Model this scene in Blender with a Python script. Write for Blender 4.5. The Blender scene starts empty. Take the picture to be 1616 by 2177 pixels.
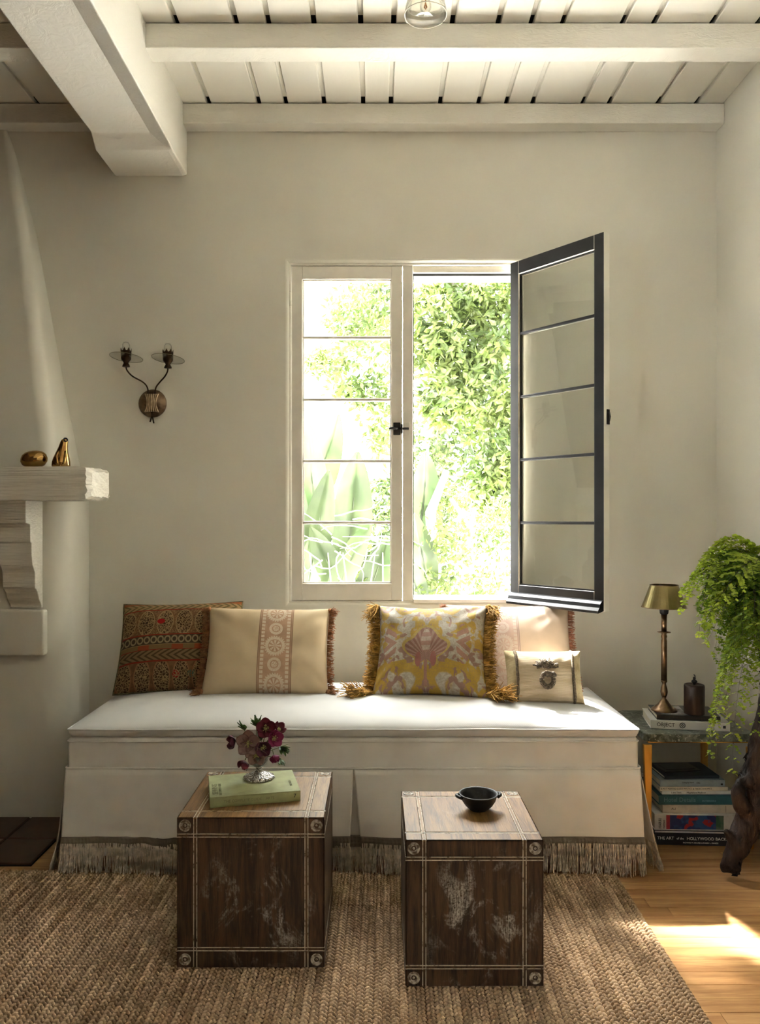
import bpy, bmesh, math, random
from mathutils import Vector, Matrix, noise
PI = math.pi
scene = bpy.context.scene
C = scene.collection
random.seed(7)

# ------------------------------------------------------------------ camera
FPX, VX, VY, CAMH, DW = 1680.0, 800.0, 1103.0, 1.245, 3.552
cam_d = bpy.data.cameras.new('camera')
cam = bpy.data.objects.new('camera', cam_d); C.objects.link(cam)
cam.location = (0, -DW, CAMH); cam.rotation_euler = (PI / 2, 0, 0)
cam_d.sensor_fit = 'HORIZONTAL'; cam_d.sensor_width = 24.0
cam_d.lens = 24.0 * FPX / 1616.0
cam_d.shift_x = (808 - VX) / 1616.0
cam_d.shift_y = (VY - 1088.5) / 1616.0
cam_d.clip_start = 0.02
scene.camera = cam

# ------------------------------------------------------------------ world, sun, exposure
world = bpy.data.worlds.new('world'); scene.world = world
world.use_nodes = True
bg = world.node_tree.nodes['Background']
bg.inputs['Color'].default_value = (0.93, 0.98, 1.0, 1)
bg.inputs['Strength'].default_value = 10.5
sun_d = bpy.data.lights.new('sun', 'SUN'); sun_d.energy = 170.0; sun_d.angle = math.radians(2.2)
sun_d.color = (1.0, 0.99, 0.965)
sun = bpy.data.objects.new('sun', sun_d); C.objects.link(sun)
sun.rotation_euler = Vector((-0.455, 1.0, 1.40)).to_track_quat('Z', 'Y').to_euler()
sun.location = (-2, 6, 10)
haze_d = bpy.data.lights.new('sun_haze', 'SUN'); haze_d.energy = 16.0; haze_d.angle = math.radians(40)   # bright haze around the sun
haze_d.color = (1.0, 0.985, 0.95)
haze = bpy.data.objects.new('sun_haze', haze_d); C.objects.link(haze)
haze.rotation_euler = sun.rotation_euler; haze.location = (-2.2, 6, 10)
def portal(name, loc, rot, sx, sz):
    d = bpy.data.lights.new(name, 'AREA'); d.shape = 'RECTANGLE'; d.size = sx; d.size_y = sz
    d.cycles.is_portal = True
    o = bpy.data.objects.new(name, d); C.objects.link(o); o.location = loc; o.rotation_euler = rot
portal('daylight_portal_back_window', (0.12, 0.14, 1.63), (-PI / 2, 0, 0), 1.06, 1.56)
portal('daylight_portal_rear_window', (-2.82, -5.2, 1.6), (0, -PI / 2, 0), 1.7, 1.5)
scene.cycles.sample_clamp_indirect = 60.0
scene.cycles.max_bounces = 6
scene.cycles.diffuse_bounces = 4
scene.cycles.glossy_bounces = 2
scene.cycles.transmission_bounces = 3
scene.cycles.transparent_max_bounces = 10
scene.cycles.caustics_reflective = False
scene.cycles.caustics_refractive = False
scene.cycles.use_light_tree = False
scene.cycles.use_adaptive_sampling = True
scene.cycles.adaptive_threshold = 0.1
scene.view_settings.view_transform = 'Standard'
scene.view_settings.look = 'None'
scene.view_settings.gamma = 1.0
scene.view_settings.use_curve_mapping = False
scene.view_settings.exposure = 0.40

# ------------------------------------------------------------------ helpers
def Y(D): return D - DW
def P(px, py, D):
    return Vector(((px - VX) * D / FPX, D - DW, CAMH - (py - VY) * D / FPX))

class MB:
    def __init__(s): s.v = []; s.f = []; s.m = []
    def add(s, vs, fs, mi=0):
        b = len(s.v); s.v += [tuple(p) for p in vs]
        s.f += [tuple(b + i for i in f) for f in fs]; s.m += [mi] * len(fs)
        return s
    def box(s, x0, x1, y0, y1, z0, z1, mi=0, mt=None):
        vs = [Vector(p) for p in ((x0,y0,z0),(x1,y0,z0),(x1,y1,z0),(x0,y1,z0),(x0,y0,z1),(x1,y0,z1),(x1,y1,z1),(x0,y1,z1))]
        if mt is not None: vs = [mt @ p for p in vs]
        return s.add(vs, [(0,3,2,1),(4,5,6,7),(0,1,5,4),(1,2,6,5),(2,3,7,6),(3,0,4,7)], mi)
    def tube(s, pts, rad, seg=8, caps=True, mi=0, closed=False, jit=0.0):
        pts = [Vector(p) for p in pts]; n = len(pts)
        if not isinstance(rad, (list, tuple)): rad = [rad] * n
        vs = []; up = None
        for i, p in enumerate(pts):
            a = pts[(i - 1) % n] if (closed or i > 0) else p
            b = pts[(i + 1) % n] if (closed or i < n - 1) else p
            t = (b - a)
            t = t.normalized() if t.length > 1e-9 else Vector((0, 0, 1))
            if up is None:
                up = Vector((0, 0, 1)) if abs(t.z) < .9 else Vector((1, 0, 0))
            u = (up - t * up.dot(t))
            if u.length < 1e-6: u = t.orthogonal()
            u.normalize(); w = t.cross(u); up = u
            for k in range(seg):
                a_ = 2 * PI * k / seg
                r = rad[i] * (1 + (jit * (random.random() - .5) if jit else 0))
                vs.append(p + u * (r * math.cos(a_)) + w * (r * math.sin(a_)))
        fs = []
        for i in range(n if closed else n - 1):
            j = (i + 1) % n
            for k in range(seg):
                l = (k + 1) % seg
                fs.append((i * seg + k, i * seg + l, j * seg + l, j * seg + k))
        if caps and not closed:
            fs.append(tuple(range(seg - 1, -1, -1))); fs.append(tuple((n - 1) * seg + k for k in range(seg)))
        return s.add(vs, fs, mi)
    def lathe(s, prof, seg=24, o=(0, 0, 0), mt=None, mi=0, flute=0.0, nfl=0):
        vs = []; fs = []; o = Vector(o); n = len(prof)
        for (r, z) in prof:
            for k in range(seg):
                a = 2 * PI * k / seg
                rr = max(r, 1e-5) * (1 + flute * math.cos(nfl * a))
                p = Vector((rr * math.cos(a), rr * math.sin(a), z))
                vs.append(o + (mt @ p if mt is not None else p))
        for i in range(n - 1):
            for k in range(seg):
                l = (k + 1) % seg
                fs.append((i * seg + k, i * seg + l, (i + 1) * seg + l, (i + 1) * seg + k))
        fs.append(tuple(range(seg - 1, -1, -1))); fs.append(tuple((n - 1) * seg + k for k in range(seg)))
        return s.add(vs, fs, mi)
    def grid(s, fn, nu, nv, mi=0, wrapu=False):
        vs = [fn(i / (nu if wrapu else nu - 1), j / (nv - 1)) for j in range(nv) for i in range(nu)]
        fs = []
        for j in range(nv - 1):
            for i in range(nu if wrapu else nu - 1):
                k = (i + 1) % nu
                fs.append((j * nu + i, j * nu + k, (j + 1) * nu + k, (j + 1) * nu + i))
        return s.add(vs, fs, mi)
    def prism(s, poly, ax, a0, a1, mi=0):
        """poly of 2-D points extruded along axis ax ('x','y','z') from a0 to a1"""
        def mk(p, a):
            if ax == 'x': return (a, p[0], p[1])
            if ax == 'y': return (p[0], a, p[1])
            return (p[0], p[1], a)
        n = len(poly)
        vs = [mk(p, a0) for p in poly] + [mk(p, a1) for p in poly]
        fs = [tuple(range(n)), tuple(range(2 * n - 1, n - 1, -1))]
        fs += [(i, n + i, n + (i + 1) % n, (i + 1) % n) for i in range(n)]
        return s.add(vs, fs, mi)
    def mesh(s, name, mats, smooth=False, off=None, fix=True):
        me = bpy.data.meshes.new(name)
        vs = s.v
        if off is not None: vs = [(p[0] - off[0], p[1] - off[1], p[2] - off[2]) for p in vs]
        me.from_pydata(vs, [], s.f)
        for m in (mats if isinstance(mats, (list, tuple)) else [mats]): me.materials.append(m)
        if any(s.m): me.polygons.foreach_set('material_index', s.m)
        if fix:
            bm = bmesh.new(); bm.from_mesh(me)
            bmesh.ops.recalc_face_normals(bm, faces=bm.faces); bm.to_mesh(me); bm.free()
        if smooth: me.polygons.foreach_set('use_smooth', [True] * len(me.polygons))
        me.update()
        return me
    def build(s, name, mats, parent=None, smooth=False, bevel=0, off=None, seg=2, fix=True, angle=0.6):
        me = s.mesh(name, mats, smooth, off, fix)
        return put(name, me, parent, bevel, seg, angle)

def put(name, me, parent=None, bevel=0, seg=2, angle=0.6):
    o = bpy.data.objects.new(name, me); C.objects.link(o)
    if parent is not None: o.parent = parent
    if bevel:
        b = o.modifiers.new('bevel', 'BEVEL'); b.width = bevel; b.segments = seg; b.limit_method = 'ANGLE'; b.angle_limit = angle
        b.harden_normals = False
    return o
def tag(o, label=None, cat=None, group=None, kind=None):
    if label: o['label'] = label
    if cat: o['category'] = cat
    if group: o['group'] = group
    if kind: o['kind'] = kind
    return o
def thing(name, label, cat, loc=(0, 0, 0), rot=(0, 0, 0), group=None):
    o = bpy.data.objects.new(name, None); C.objects.link(o)
    o.location = loc; o.rotation_euler = rot; o.empty_display_size = .05
    return tag(o, label, cat, group)
def text_mesh(body, size, mat, ext=0.0004, sx=1.0):
    cu = bpy.data.curves.new('lettering', 'FONT'); cu.body = body; cu.size = size; cu.extrude = ext
    cu.align_x = 'LEFT'; cu.align_y = 'CENTER'; cu.resolution_u = 2
    o = bpy.data.objects.new('lettering', cu); C.objects.link(o)
    dg = bpy.context.evaluated_depsgraph_get()
    me = bpy.data.meshes.new_from_object(o.evaluated_get(dg))
    bpy.data.objects.remove(o); bpy.data.curves.remove(cu)
    me.materials.clear(); me.materials.append(mat)
    if sx != 1.0:
        for v in me.vertices: v.co.x *= sx
    return me
def lettering(body, size, mat, parent, loc, rot=(PI / 2, 0, 0), sx=1.0):
    o = put('lettering', text_mesh(body, size, mat, sx=sx), parent); o.location = loc; o.rotation_euler = rot
    return o

# ------------------------------------------------------------------ shader expression helper
class S:
    def __init__(s, nt, sock): s.nt = nt; s.s = sock
    def _m(s, op, b=None, c=None):
        n = s.nt.nodes.new('ShaderNodeMath'); n.operation = op
        for i, q in enumerate((s, b, c)):
            if q is None: continue
            if isinstance(q, S): s.nt.links.new(q.s, n.inputs[i])
            else: n.inputs[i].default_value = q
        return S(s.nt, n.outputs[0])
    def __add__(s, b): return s._m('ADD', b)
    def __sub__(s, b): return s._m('SUBTRACT', b)
    def __mul__(s, b): return s._m('MULTIPLY', b)
    def __truediv__(s, b): return s._m('DIVIDE', b)
    def lt(s, b): return s._m('LESS_THAN', b)
    def gt(s, b): return s._m('GREATER_THAN', b)
    def abs(s): return s._m('ABSOLUTE')
    def frac(s): return s._m('FRACT')
    def floor(s): return s._m('FLOOR')
    def sin(s): return s._m('SINE')
    def cos(s): return s._m('COSINE')
    def sqrt(s): return s._m('SQRT')
    def atan2(s, b): return s._m('ARCTAN2', b)
    def mx(s, b): return s._m('MAXIMUM', b)
    def mn(s, b): return s._m('MINIMUM', b)
    def pw(s, b): return s._m('POWER', b)
    def clamp(s): return s._m('MINIMUM', 1.0)._m('MAXIMUM', 0.0)
    def band(s, a, b): return s.gt(a) * s.lt(b)
    def step(s, a, b):
        n = s.nt.nodes.new('ShaderNodeMapRange'); n.interpolation_type = 'SMOOTHSTEP'
        s.nt.links.new(s.s, n.inputs[0]); n.inputs[1].default_value = a; n.inputs[2].default_value = b
        return S(s.nt, n.outputs[0])
class Mat:
    def __init__(s, name, rough=.6, metal=0.0, spec=.5):
        s.m = bpy.data.materials.new(name); s.m.use_nodes = True
        s.nt = s.m.node_tree; s.b = s.nt.nodes['Principled BSDF']; s.out = s.nt.nodes['Material Output']
        s.b.inputs['Roughness'].default_value = rough; s.b.inputs['Metallic'].default_value = metal
        s.b.inputs['Specular IOR Level'].default_value = spec
        s.tc = s.nt.nodes.new('ShaderNodeTexCoord')
    def obj(s): return s.tc.outputs['Object']
    def xyz(s):
        n = s.nt.nodes.new('ShaderNodeSeparateXYZ'); s.nt.links.new(s.obj(), n.inputs[0])
        return [S(s.nt, n.outputs[i]) for i in range(3)]
    def map(s, scale=(1, 1, 1), loc=(0, 0, 0), rnd=0.0):
        n = s.nt.nodes.new('ShaderNodeMapping'); s.nt.links.new(s.obj(), n.inputs[0])
        n.inputs['Scale'].default_value = scale; n.inputs['Location'].default_value = loc
        if rnd:
            oi = s.nt.nodes.new('ShaderNodeObjectInfo'); cb = s.nt.nodes.new('ShaderNodeCombineXYZ')
            k = S(s.nt, oi.outputs['Random']) * rnd
            for i in range(3): s.nt.links.new(k.s, cb.inputs[i])
            s.nt.links.new(cb.outputs[0], n.inputs['Location'])
        return n.outputs[0]
    def noise(s, scale=5, detail=3, rough=.55, vec=None, dist=0.0):
        n = s.nt.nodes.new('ShaderNodeTexNoise'); n.inputs['Scale'].default_value = scale
        n.inputs['Detail'].default_value = min(detail, 2.5) if detail < 6 else 4; n.inputs['Roughness'].default_value = rough; n.inputs['Distortion'].default_value = dist
        s.nt.links.new(vec if vec is not None else s.obj(), n.inputs['Vector'])
        return S(s.nt, n.outputs[0])
    def voro(s, scale=5, feature='F1', vec=None, rnd=1.0):
        n = s.nt.nodes.new('ShaderNodeTexVoronoi'); n.feature = feature; n.inputs['Scale'].default_value = scale
        n.inputs['Randomness'].default_value = rnd
        s.nt.links.new(vec if vec is not None else s.obj(), n.inputs['Vector'])
        return S(s.nt, n.outputs[0])
    def wave(s, scale=5, dist=2, detail=2, dscale=1.0, vec=None, d='X'):
        n = s.nt.nodes.new('ShaderNodeTexWave'); n.inputs['Scale'].default_value = scale; n.inputs['Distortion'].default_value = dist
        n.inputs['Detail'].default_value = detail; n.inputs['Detail Scale'].default_value = dscale; n.bands_direction = d
        s.nt.links.new(vec if vec is not None else s.obj(), n.inputs['Vector'])
        return S(s.nt, n.outputs[1])
    def rand(s):
        n = s.nt.nodes.new('ShaderNodeObjectInfo'); return S(s.nt, n.outputs['Random'])
    def mix(s, fac, a, b):
        n = s.nt.nodes.new('ShaderNodeMix'); n.data_type = 'RGBA'; n.clamp_factor = True
        if isinstance(fac, S): s.nt.links.new(fac.s, n.inputs[0])
        else: n.inputs[0].default_value = fac
        for i, q in ((6, a), (7, b)):
            if isinstance(q, S): s.nt.links.new(q.s, n.inputs[i])
            else: n.inputs[i].default_value = (*q, 1)
        return S(s.nt, n.outputs[2])
    def col(s, c):
        if isinstance(c, S): s.nt.links.new(c.s, s.b.inputs['Base Color'])
        else: s.b.inputs['Base Color'].default_value = (*c, 1)
        return s
    def rough(s, r): s.nt.links.new(r.s, s.b.inputs['Roughness']); return s
    def bump(s, h, strength=.3, dist=.002):
        n = s.nt.nodes.new('ShaderNodeBump'); n.inputs['Strength'].default_value = strength; n.inputs['Distance'].default_value = dist
        s.nt.links.new(h.s, n.inputs['Height']); s.nt.links.new(n.outputs[0], s.b.inputs['Normal'])
        return s
def mul(c, k): return tuple(min(1, x * k) for x in c)
def plain(name, c, rough=.6, metal=0.0, var=.12, vs=12, bump=0.0, bs=120, bd=.001, spec=.5, rnd=0.0):
    t = Mat(name, rough, metal, spec)
    n = t.noise(vs, 3)
    k = n.step(.3, .7)
    if rnd: k = (k + t.rand() * rnd) / (1 + rnd)
    t.col(t.mix(k, mul(c, 1 - var), mul(c, 1 + var)))
    if bump: t.bump(t.noise(bs, 3), bump, bd)
    return t.m
def fabric(name, c, var=.06, weave=900, bump=.25, rough=.9, sheen=.15):
    t = Mat(name, rough, 0, .2)
    x, y, z = t.xyz()
    w = ((x + y) * weave).sin() * .5 + (z * weave).sin() * .5
    t.col(t.mix(t.noise(9, 3).step(.3, .7), mul(c, 1 - var), mul(c, 1 + var * .6)))
    t.bump(w, bump, .0012)
    return t.m
def wood(name, dark, light, axis='x', scale=1.0, rough=.45, bump=.25, rnd=10.0, rndcol=.35, lime=0.0, limec=(.62, .58, .5), limelo=.55, centre=None):
    t = Mat(name, rough)
    st = {'x': (.6, 9, 9), 'y': (9, .6, 9), 'z': (9, 9, .6)}[axis]
    v = t.map(tuple(q * scale for q in st), rnd=rnd)
    n = t.noise(3.0, 5, .6, v, 1.2); g = t.noise(28.0, 3, .6, v, .3)
    k = (n * .65 + g * .35).step(.32, .68)
    c = t.mix(k, dark, light)
    if rndcol:
        r = t.rand()
        c = t.mix((r * rndcol), c, mul(dark, .75))
    h = g * .6 + n * .4
    if lime:
        big = t.noise(9.0, 6, .72, t.map((1, 1, .75), rnd=rnd), .8); sm = t.noise(170, 3, .75)
        lm = (big.step(limelo, limelo + .14) * (sm * .8 + g * .8).step(.62, .98)) * lime
        if centre:
            x_, y_, z_ = t.xyz()
            cx_, cz_, rx_, rz_ = centre; ax_ = y_ if axis == 'y' else z_
            q_ = ((x_ - cx_) / rx_) * ((x_ - cx_) / rx_) + ((ax_ - cz_) / rz_) * ((ax_ - cz_) / rz_)
            lm = lm * (q_ * -1.0 + 1.25).clamp()
        c = t.mix(lm, c, limec)
    t.col(c); t.bump(h, bump, .0015)
    return t.m
def glass(name, tint=(1, 1, 1), gl=.07, rough=.02):
    m = bpy.data.materials.new(name); m.use_nodes = True; nt = m.node_tree; nt.nodes.clear()
    out = nt.nodes.new('ShaderNodeOutputMaterial'); tr = nt.nodes.new('ShaderNodeBsdfTransparent'); gs = nt.nodes.new('ShaderNodeBsdfGlossy')
    mx = nt.nodes.new('ShaderNodeMixShader'); fr = nt.nodes.new('ShaderNodeLayerWeight'); fr.inputs[0].default_value = .25
    n = nt.nodes.new('ShaderNodeTexNoise'); n.inputs['Scale'].default_value = 3.0
    bp = nt.nodes.new('ShaderNodeBump'); bp.inputs['Strength'].default_value = .02; nt.links.new(n.outputs[0], bp.inputs['Height'])
    tr.inputs[0].default_value = (*tint, 1); gs.inputs['Roughness'].default_value = rough
    mt = nt.nodes.new('ShaderNodeMath'); mt.operation = 'MULTIPLY_ADD'; mt.inputs[1].default_value = .5; mt.inputs[2].default_value = gl
    nt.links.new(fr.outputs[0], mt.inputs[0]); nt.links.new(mt.outputs[0], mx.inputs[0])
    nt.links.new(bp.outputs[0], gs.inputs['Normal'])
    nt.links.new(tr.outputs[0], mx.inputs[1]); nt.links.new(gs.outputs[0], mx.inputs[2]); nt.links.new(mx.outputs[0], out.inputs[0])
    return m
def leafmat(name, c, c2, trans=.45, rough=.45, scale=6.0):
    t = Mat(name, rough, 0, .4)
    cc = t.mix(t.noise(scale, 3).step(.35, .65), c, c2); t.col(cc)
    tl = t.nt.nodes.new('ShaderNodeBsdfTranslucent'); mx = t.nt.nodes.new('ShaderNodeMixShader'); mx.inputs[0].default_value = trans
    hs = t.nt.nodes.new('ShaderNodeHueSaturation'); hs.inputs['Value'].default_value = 1.25; hs.inputs['Saturation'].default_value = 1.05
    t.nt.links.new(cc.s, hs.inputs['Color']); t.nt.links.new(hs.outputs[0], tl.inputs['Color'])
    t.nt.links.new(t.b.outputs[0], mx.inputs[1]); t.nt.links.new(tl.outputs[0], mx.inputs[2]); t.nt.links.new(mx.outputs[0], t.out.inputs[0])
    return t.m

# ------------------------------------------------------------------ shared materials
def plaster(name, c, bscale=14, strength=.5):
    t = Mat(name, .85, 0, .2)
    t.col(t.mix(t.noise(1.3, 4).step(.3, .7), mul(c, .95), mul(c, 1.03)))
    t.bump(t.noise(bscale * .5, 3, .7), strength, .008)
    return t.m
WALLC = (.73, .70, .61)
m_wall = plaster('cream_plaster', WALLC)
m_hood = plaster('cream_plaster_hood', mul(WALLC, .97), 10, .6)
t = Mat('painted_wood_ceiling', .55, 0, .35)
gr = t.noise(7, 4, .6, t.map((9, .7, 9), rnd=7.0))
t.col(t.mix(t.rand(), (.80, .77, .69), (.76, .73, .65))); t.bump(gr, .2, .002); m_board = t.m
t = Mat('painted_beam', .6, 0, .35)
gr = t.noise(16, 5, .65, t.map((1.2, 1.2, 4)), 1.5)
t.col(t.mix(t.noise(2, 3).step(.3, .7), (.755, .725, .645), (.795, .765, .69))); t.bump(gr, .55, .005); m_beam = t.m
t = Mat('painted_mantel', .7, 0, .3)
gr = t.noise(12, 4, .6, t.map((.5, 3, 11)))
t.col(t.mix(gr.step(.35, .65), (.68, .645, .56), (.75, .715, .63))); t.bump(gr, .7, .006); m_mantel = t.m
m_trim = plain('cream_gloss_paint', (.76, .72, .63), .4, var=.04)
m_black = plain('black_gloss_paint', (.012, .012, .013), .28, var=.3, bump=.1, bs=30)
m_iron = plain('dark_iron', (.03, .028, .026), .5, .6, bump=.2)
m_gap = plain('dark_gap', (.02, .016, .012), .9)
m_glass = glass('window_glass', (.97, .985, .97), .05)
m_paper = plain('book_paper', (.72, .66, .54), .9, var=.08, vs=60)
m_brass = plain('polished_brass', (.62, .36, .09), .22, 1.0, var=.2, vs=30)
m_ink = plain('black_ink', (.012, .012, .014), .6)
m_white_ink = plain('white_ink', (.82, .8, .76), .6)

# ================================================================== SETTING
RW, LW, FW = 1.53, -2.65, -6.2          # right wall X, left wall X, wall behind the camera Y
ZC = 3.0735                              # underside of ceiling boards
# ---- floor
m_floor = wood('honey_oak_floor', (.36, .17, .062), (.66, .39, .165), 'x', 1.0, .32, .12, 17.0, .45)
m_sub = plain('subfloor', (.10, .05, .02), .8)
mb = MB(); mb.box(LW, RW, FW, .1, -.06, -.022)
floor = tag(mb.build('floor', m_sub), 'honey oak strip floor around the jute rug', None, None, 'structure')
PWID = .060
y0 = .0; r = 0
mesh_cache = {}
while y0 > FW + .01:
    y1 = max(y0 - PWID, FW)
    if y0 > -2.5:
        x = LW + random.random() * -1.0
        while x < RW:
            L = random.choice((1.1, 1.45, 1.8, 2.2)); xa, xb = max(x, LW), min(x + L, RW)
            if xb - xa > .05:
                b = MB().box(xa, xb - .0012, y1 + .0011, y0 - .0002, -.02, -.0004 * random.random())
                b.build('floor_plank', m_floor, floor)
            x += L
    else:
        MB().box(LW, RW, FW, y0, -.02, 0).build('floor_plank', m_floor, floor)
        break
    y0 = y1
# ---- walls
def plate_with_hole(x0, x1, z0, z1, hx0, hx1, hz0, hz1, y0, y1, bev=.02):
    bm = bmesh.new()
    def ring(y): return [[bm.verts.new((a, y, b)) for a, b in ((x0,z0),(x1,z0),(x1,z1),(x0,z1))], [bm.verts.new((a, y, b)) for a, b in ((hx0,hz0),(hx1,hz0),(hx1,hz1),(hx0,hz1))]]
    A, B = ring(y0), ring(y1)
    for i in range(4):
        j = (i + 1) % 4
        bm.faces.new((A[0][i], A[0][j], A[1][j], A[1][i])); bm.faces.new((B[0][j], B[0][i], B[1][i], B[1][j]))
        bm.faces.new((A[0][j], A[0][i], B[0][i], B[0][j])); bm.faces.new((A[1][i], A[1][j], B[1][j], B[1][i]))
    ed = [e for e in bm.edges if all(v in A[1] for v in e.verts)]
    if bev: bmesh.ops.bevel(bm, geom=ed, offset=bev, segments=4, affect='EDGES', profile=.5)
    bmesh.ops.recalc_face_normals(bm, faces=bm.faces)
    return bm
def struct_bm(name, bm, m, label):
    me = bpy.data.meshes.new(name); bm.to_mesh(me); bm.free(); me.materials.append(m)
    for p in me.polygons: p.use_smooth = False
    return tag(put(name, me), label, None, None, 'structure')
m_dim = wood('bounce_dimming_panelling', (.07, .045, .03), (.15, .10, .07), 'z', .8, .6, .2, 3.0, 0)  # dark panelling made up for unseen walls, keeps bounced light down
WX0, WX1, WZ0, WZ1 = -.392, .640, .868, 2.398
struct_bm('wall_back', plate_with_hole(LW - .2, RW + .2, -.06, 3.3, WX0, WX1, WZ0, WZ1, 0, .20, .016), m_wall, 'cream plaster wall behind the daybed holding the casement window')
tag(MB().box(RW, RW + .2, FW - .2, 0, -.06, 3.3).build('wall_right', m_wall), 'cream plaster wall at the right edge beside the fern', None, None, 'structure')
tag(MB().box(LW, -1.3, -3.02, -2.90, -.02, 3.07).build('wall_light_blocker', m_dim), 'unseen stub wall added left of the camera to block light', None, None, 'structure')  # unseen wall added to keep rear window light off the left side
bm = plate_with_hole(FW - .2, 0, -.06, 3.3, -5.95, -4.45, .75, 2.45, 0, .2, .012)
bmesh.ops.transform(bm, matrix=Matrix(((0, -1, 0, LW), (1, 0, 0, 0), (0, 0, 1, 0), (0, 0, 0, 1))), verts=bm.verts)
bmesh.ops.recalc_face_normals(bm, faces=bm.faces)
struct_bm('wall_left', bm, m_dim, 'wall beyond the fireplace, dark panelling added to cut bounced light')
tag(MB().box(LW, RW, FW - .2, FW, -.06, 3.3).build('wall_front', m_dim), 'wall behind the camera, dark panelling added to cut bounced light', None, None, 'structure')
# ---- ceiling: slab, boards with open joints, beams
ceil = tag(MB().box(LW - .2, RW + .22, FW - .2, .2, 3.105, 3.2).build('ceiling', m_gap), 'white painted board ceiling with exposed beams', None, None, 'structure')
DL = 3.47; SL = FPX / DL
slits = [-560, -455, -330, -230, -120, -20, 77, 165, 270, 360, 443.6, 550, 607.5, 688.5, 772, 831, 936, 1018, 1077, 1133, 1240, 1296, 1400, 1482]
xs = [LW] + [(q - 800) / SL for q in slits if (q - 800) / SL > LW + .03] + [RW]
for i in range(len(xs) - 1):
    a, b = xs[i] + (.0095 if i else 0), xs[i + 1] - (.0095 if i < len(xs) - 2 else 0)
    MB().box(a, b, FW, -.002, ZC, ZC + .024).build('ceiling_board', m_board, ceil, bevel=.003, seg=1)
    if i:
        for d_a, d_b in ((3.0, 3.452), (2.44, 2.893), (1.88, 2.335), (-2.6, 1.775)):
            MB().box(xs[i] - .011, xs[i] + .011, Y(d_a), Y(d_b), ZC + .016, ZC + .03).build('joint_strip', m_board, ceil)
def beam(name, x0, x1, d0, d1, z0, z1, bev=.004):
    return MB().box(x0, x1, Y(d0), Y(d1), z0, z1).build(name, m_beam, ceil, bevel=bev, seg=2)
beam('wall_plate_beam', LW, RW, 3.47, 3.552, 2.983, ZC - .003)
for d in (2.909, 2.35, 1.79, 1.23, .6):
    beam('crossbeam', LW, RW, d, d + .092, 2.979, ZC - .003)
# big beam: stopped chamfer and deeper seat block at the wall
XL, XR = -1.173, -.8495; zb, zc = 2.784, 2.831
mb = MB()
secA = lambda y: [(XL, y, zc), (-.931, y, zc), (XR, y, zb + .004), (XR, y, ZC + .02), (XL, y, ZC + .02)]
secB = lambda y: [(XL, y, zb), (XR - .02, y, zb), (XR, y, zb + .006), (XR, y, ZC + .02), (XL, y, ZC + .02)]
prev = None
for fn, d in ((secA, -2.6), (secA, .5), (secA, 2.0), (secA, 3.245), (secB, 3.30), (secB, 3.552)):
    b0 = len(mb.v); mb.v += [tuple(p) for p in fn(Y(d))]
    if prev is not None:
        for k in range(5):
            l = (k + 1) % 5; mb.f.append((prev + k, prev + l, b0 + l, b0 + k)); mb.m.append(0)
    prev = b0
mb.f.append(tuple(range(prev, prev + 5))); mb.m.append(0)
mb.build('main_beam', m_beam, ceil, bevel=.006, seg=2)

# ================================================================== WINDOW
win = tag(MB().box(WX0 - .004, -.385, .012, .10, WZ0, WZ1).box(.632, WX1 + .004, .012, .10, WZ0, WZ1).box(WX0, WX1, .012, .10, 2.389, WZ1 + .004).box(WX0, WX1, .012, .10, WZ0 - .004, .874)
          .box(.121, .166, .016, .085, .874, 2.389).build('window_1', m_trim, bevel=.002, seg=1), 'cream casement window with one leaf open and one leaf closed', None, None, 'structure')
MB().box(.166, .632, .03, .085, 2.361, 2.389).build('head_stop', m_trim, win, bevel=.002)
MB().box(.166, .632, .045, .10, 2.350, 2.362).build('outer_stop', m_black, win)
MB().box(.166, .171, .045, .10, .886, 2.35).build('outer_stop', m_black, win)
MB().box(WX0 - .004, WX1 + .004, .101, .199, 2.368, WZ1 + .004).build('outer_lintel', m_trim, win)
MB().box(.166, .640, -.012, .20, .868, .884).build('window_sill', m_trim, win, bevel=.004)
SW, SH, ST = .499, 1.511, .036
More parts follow.
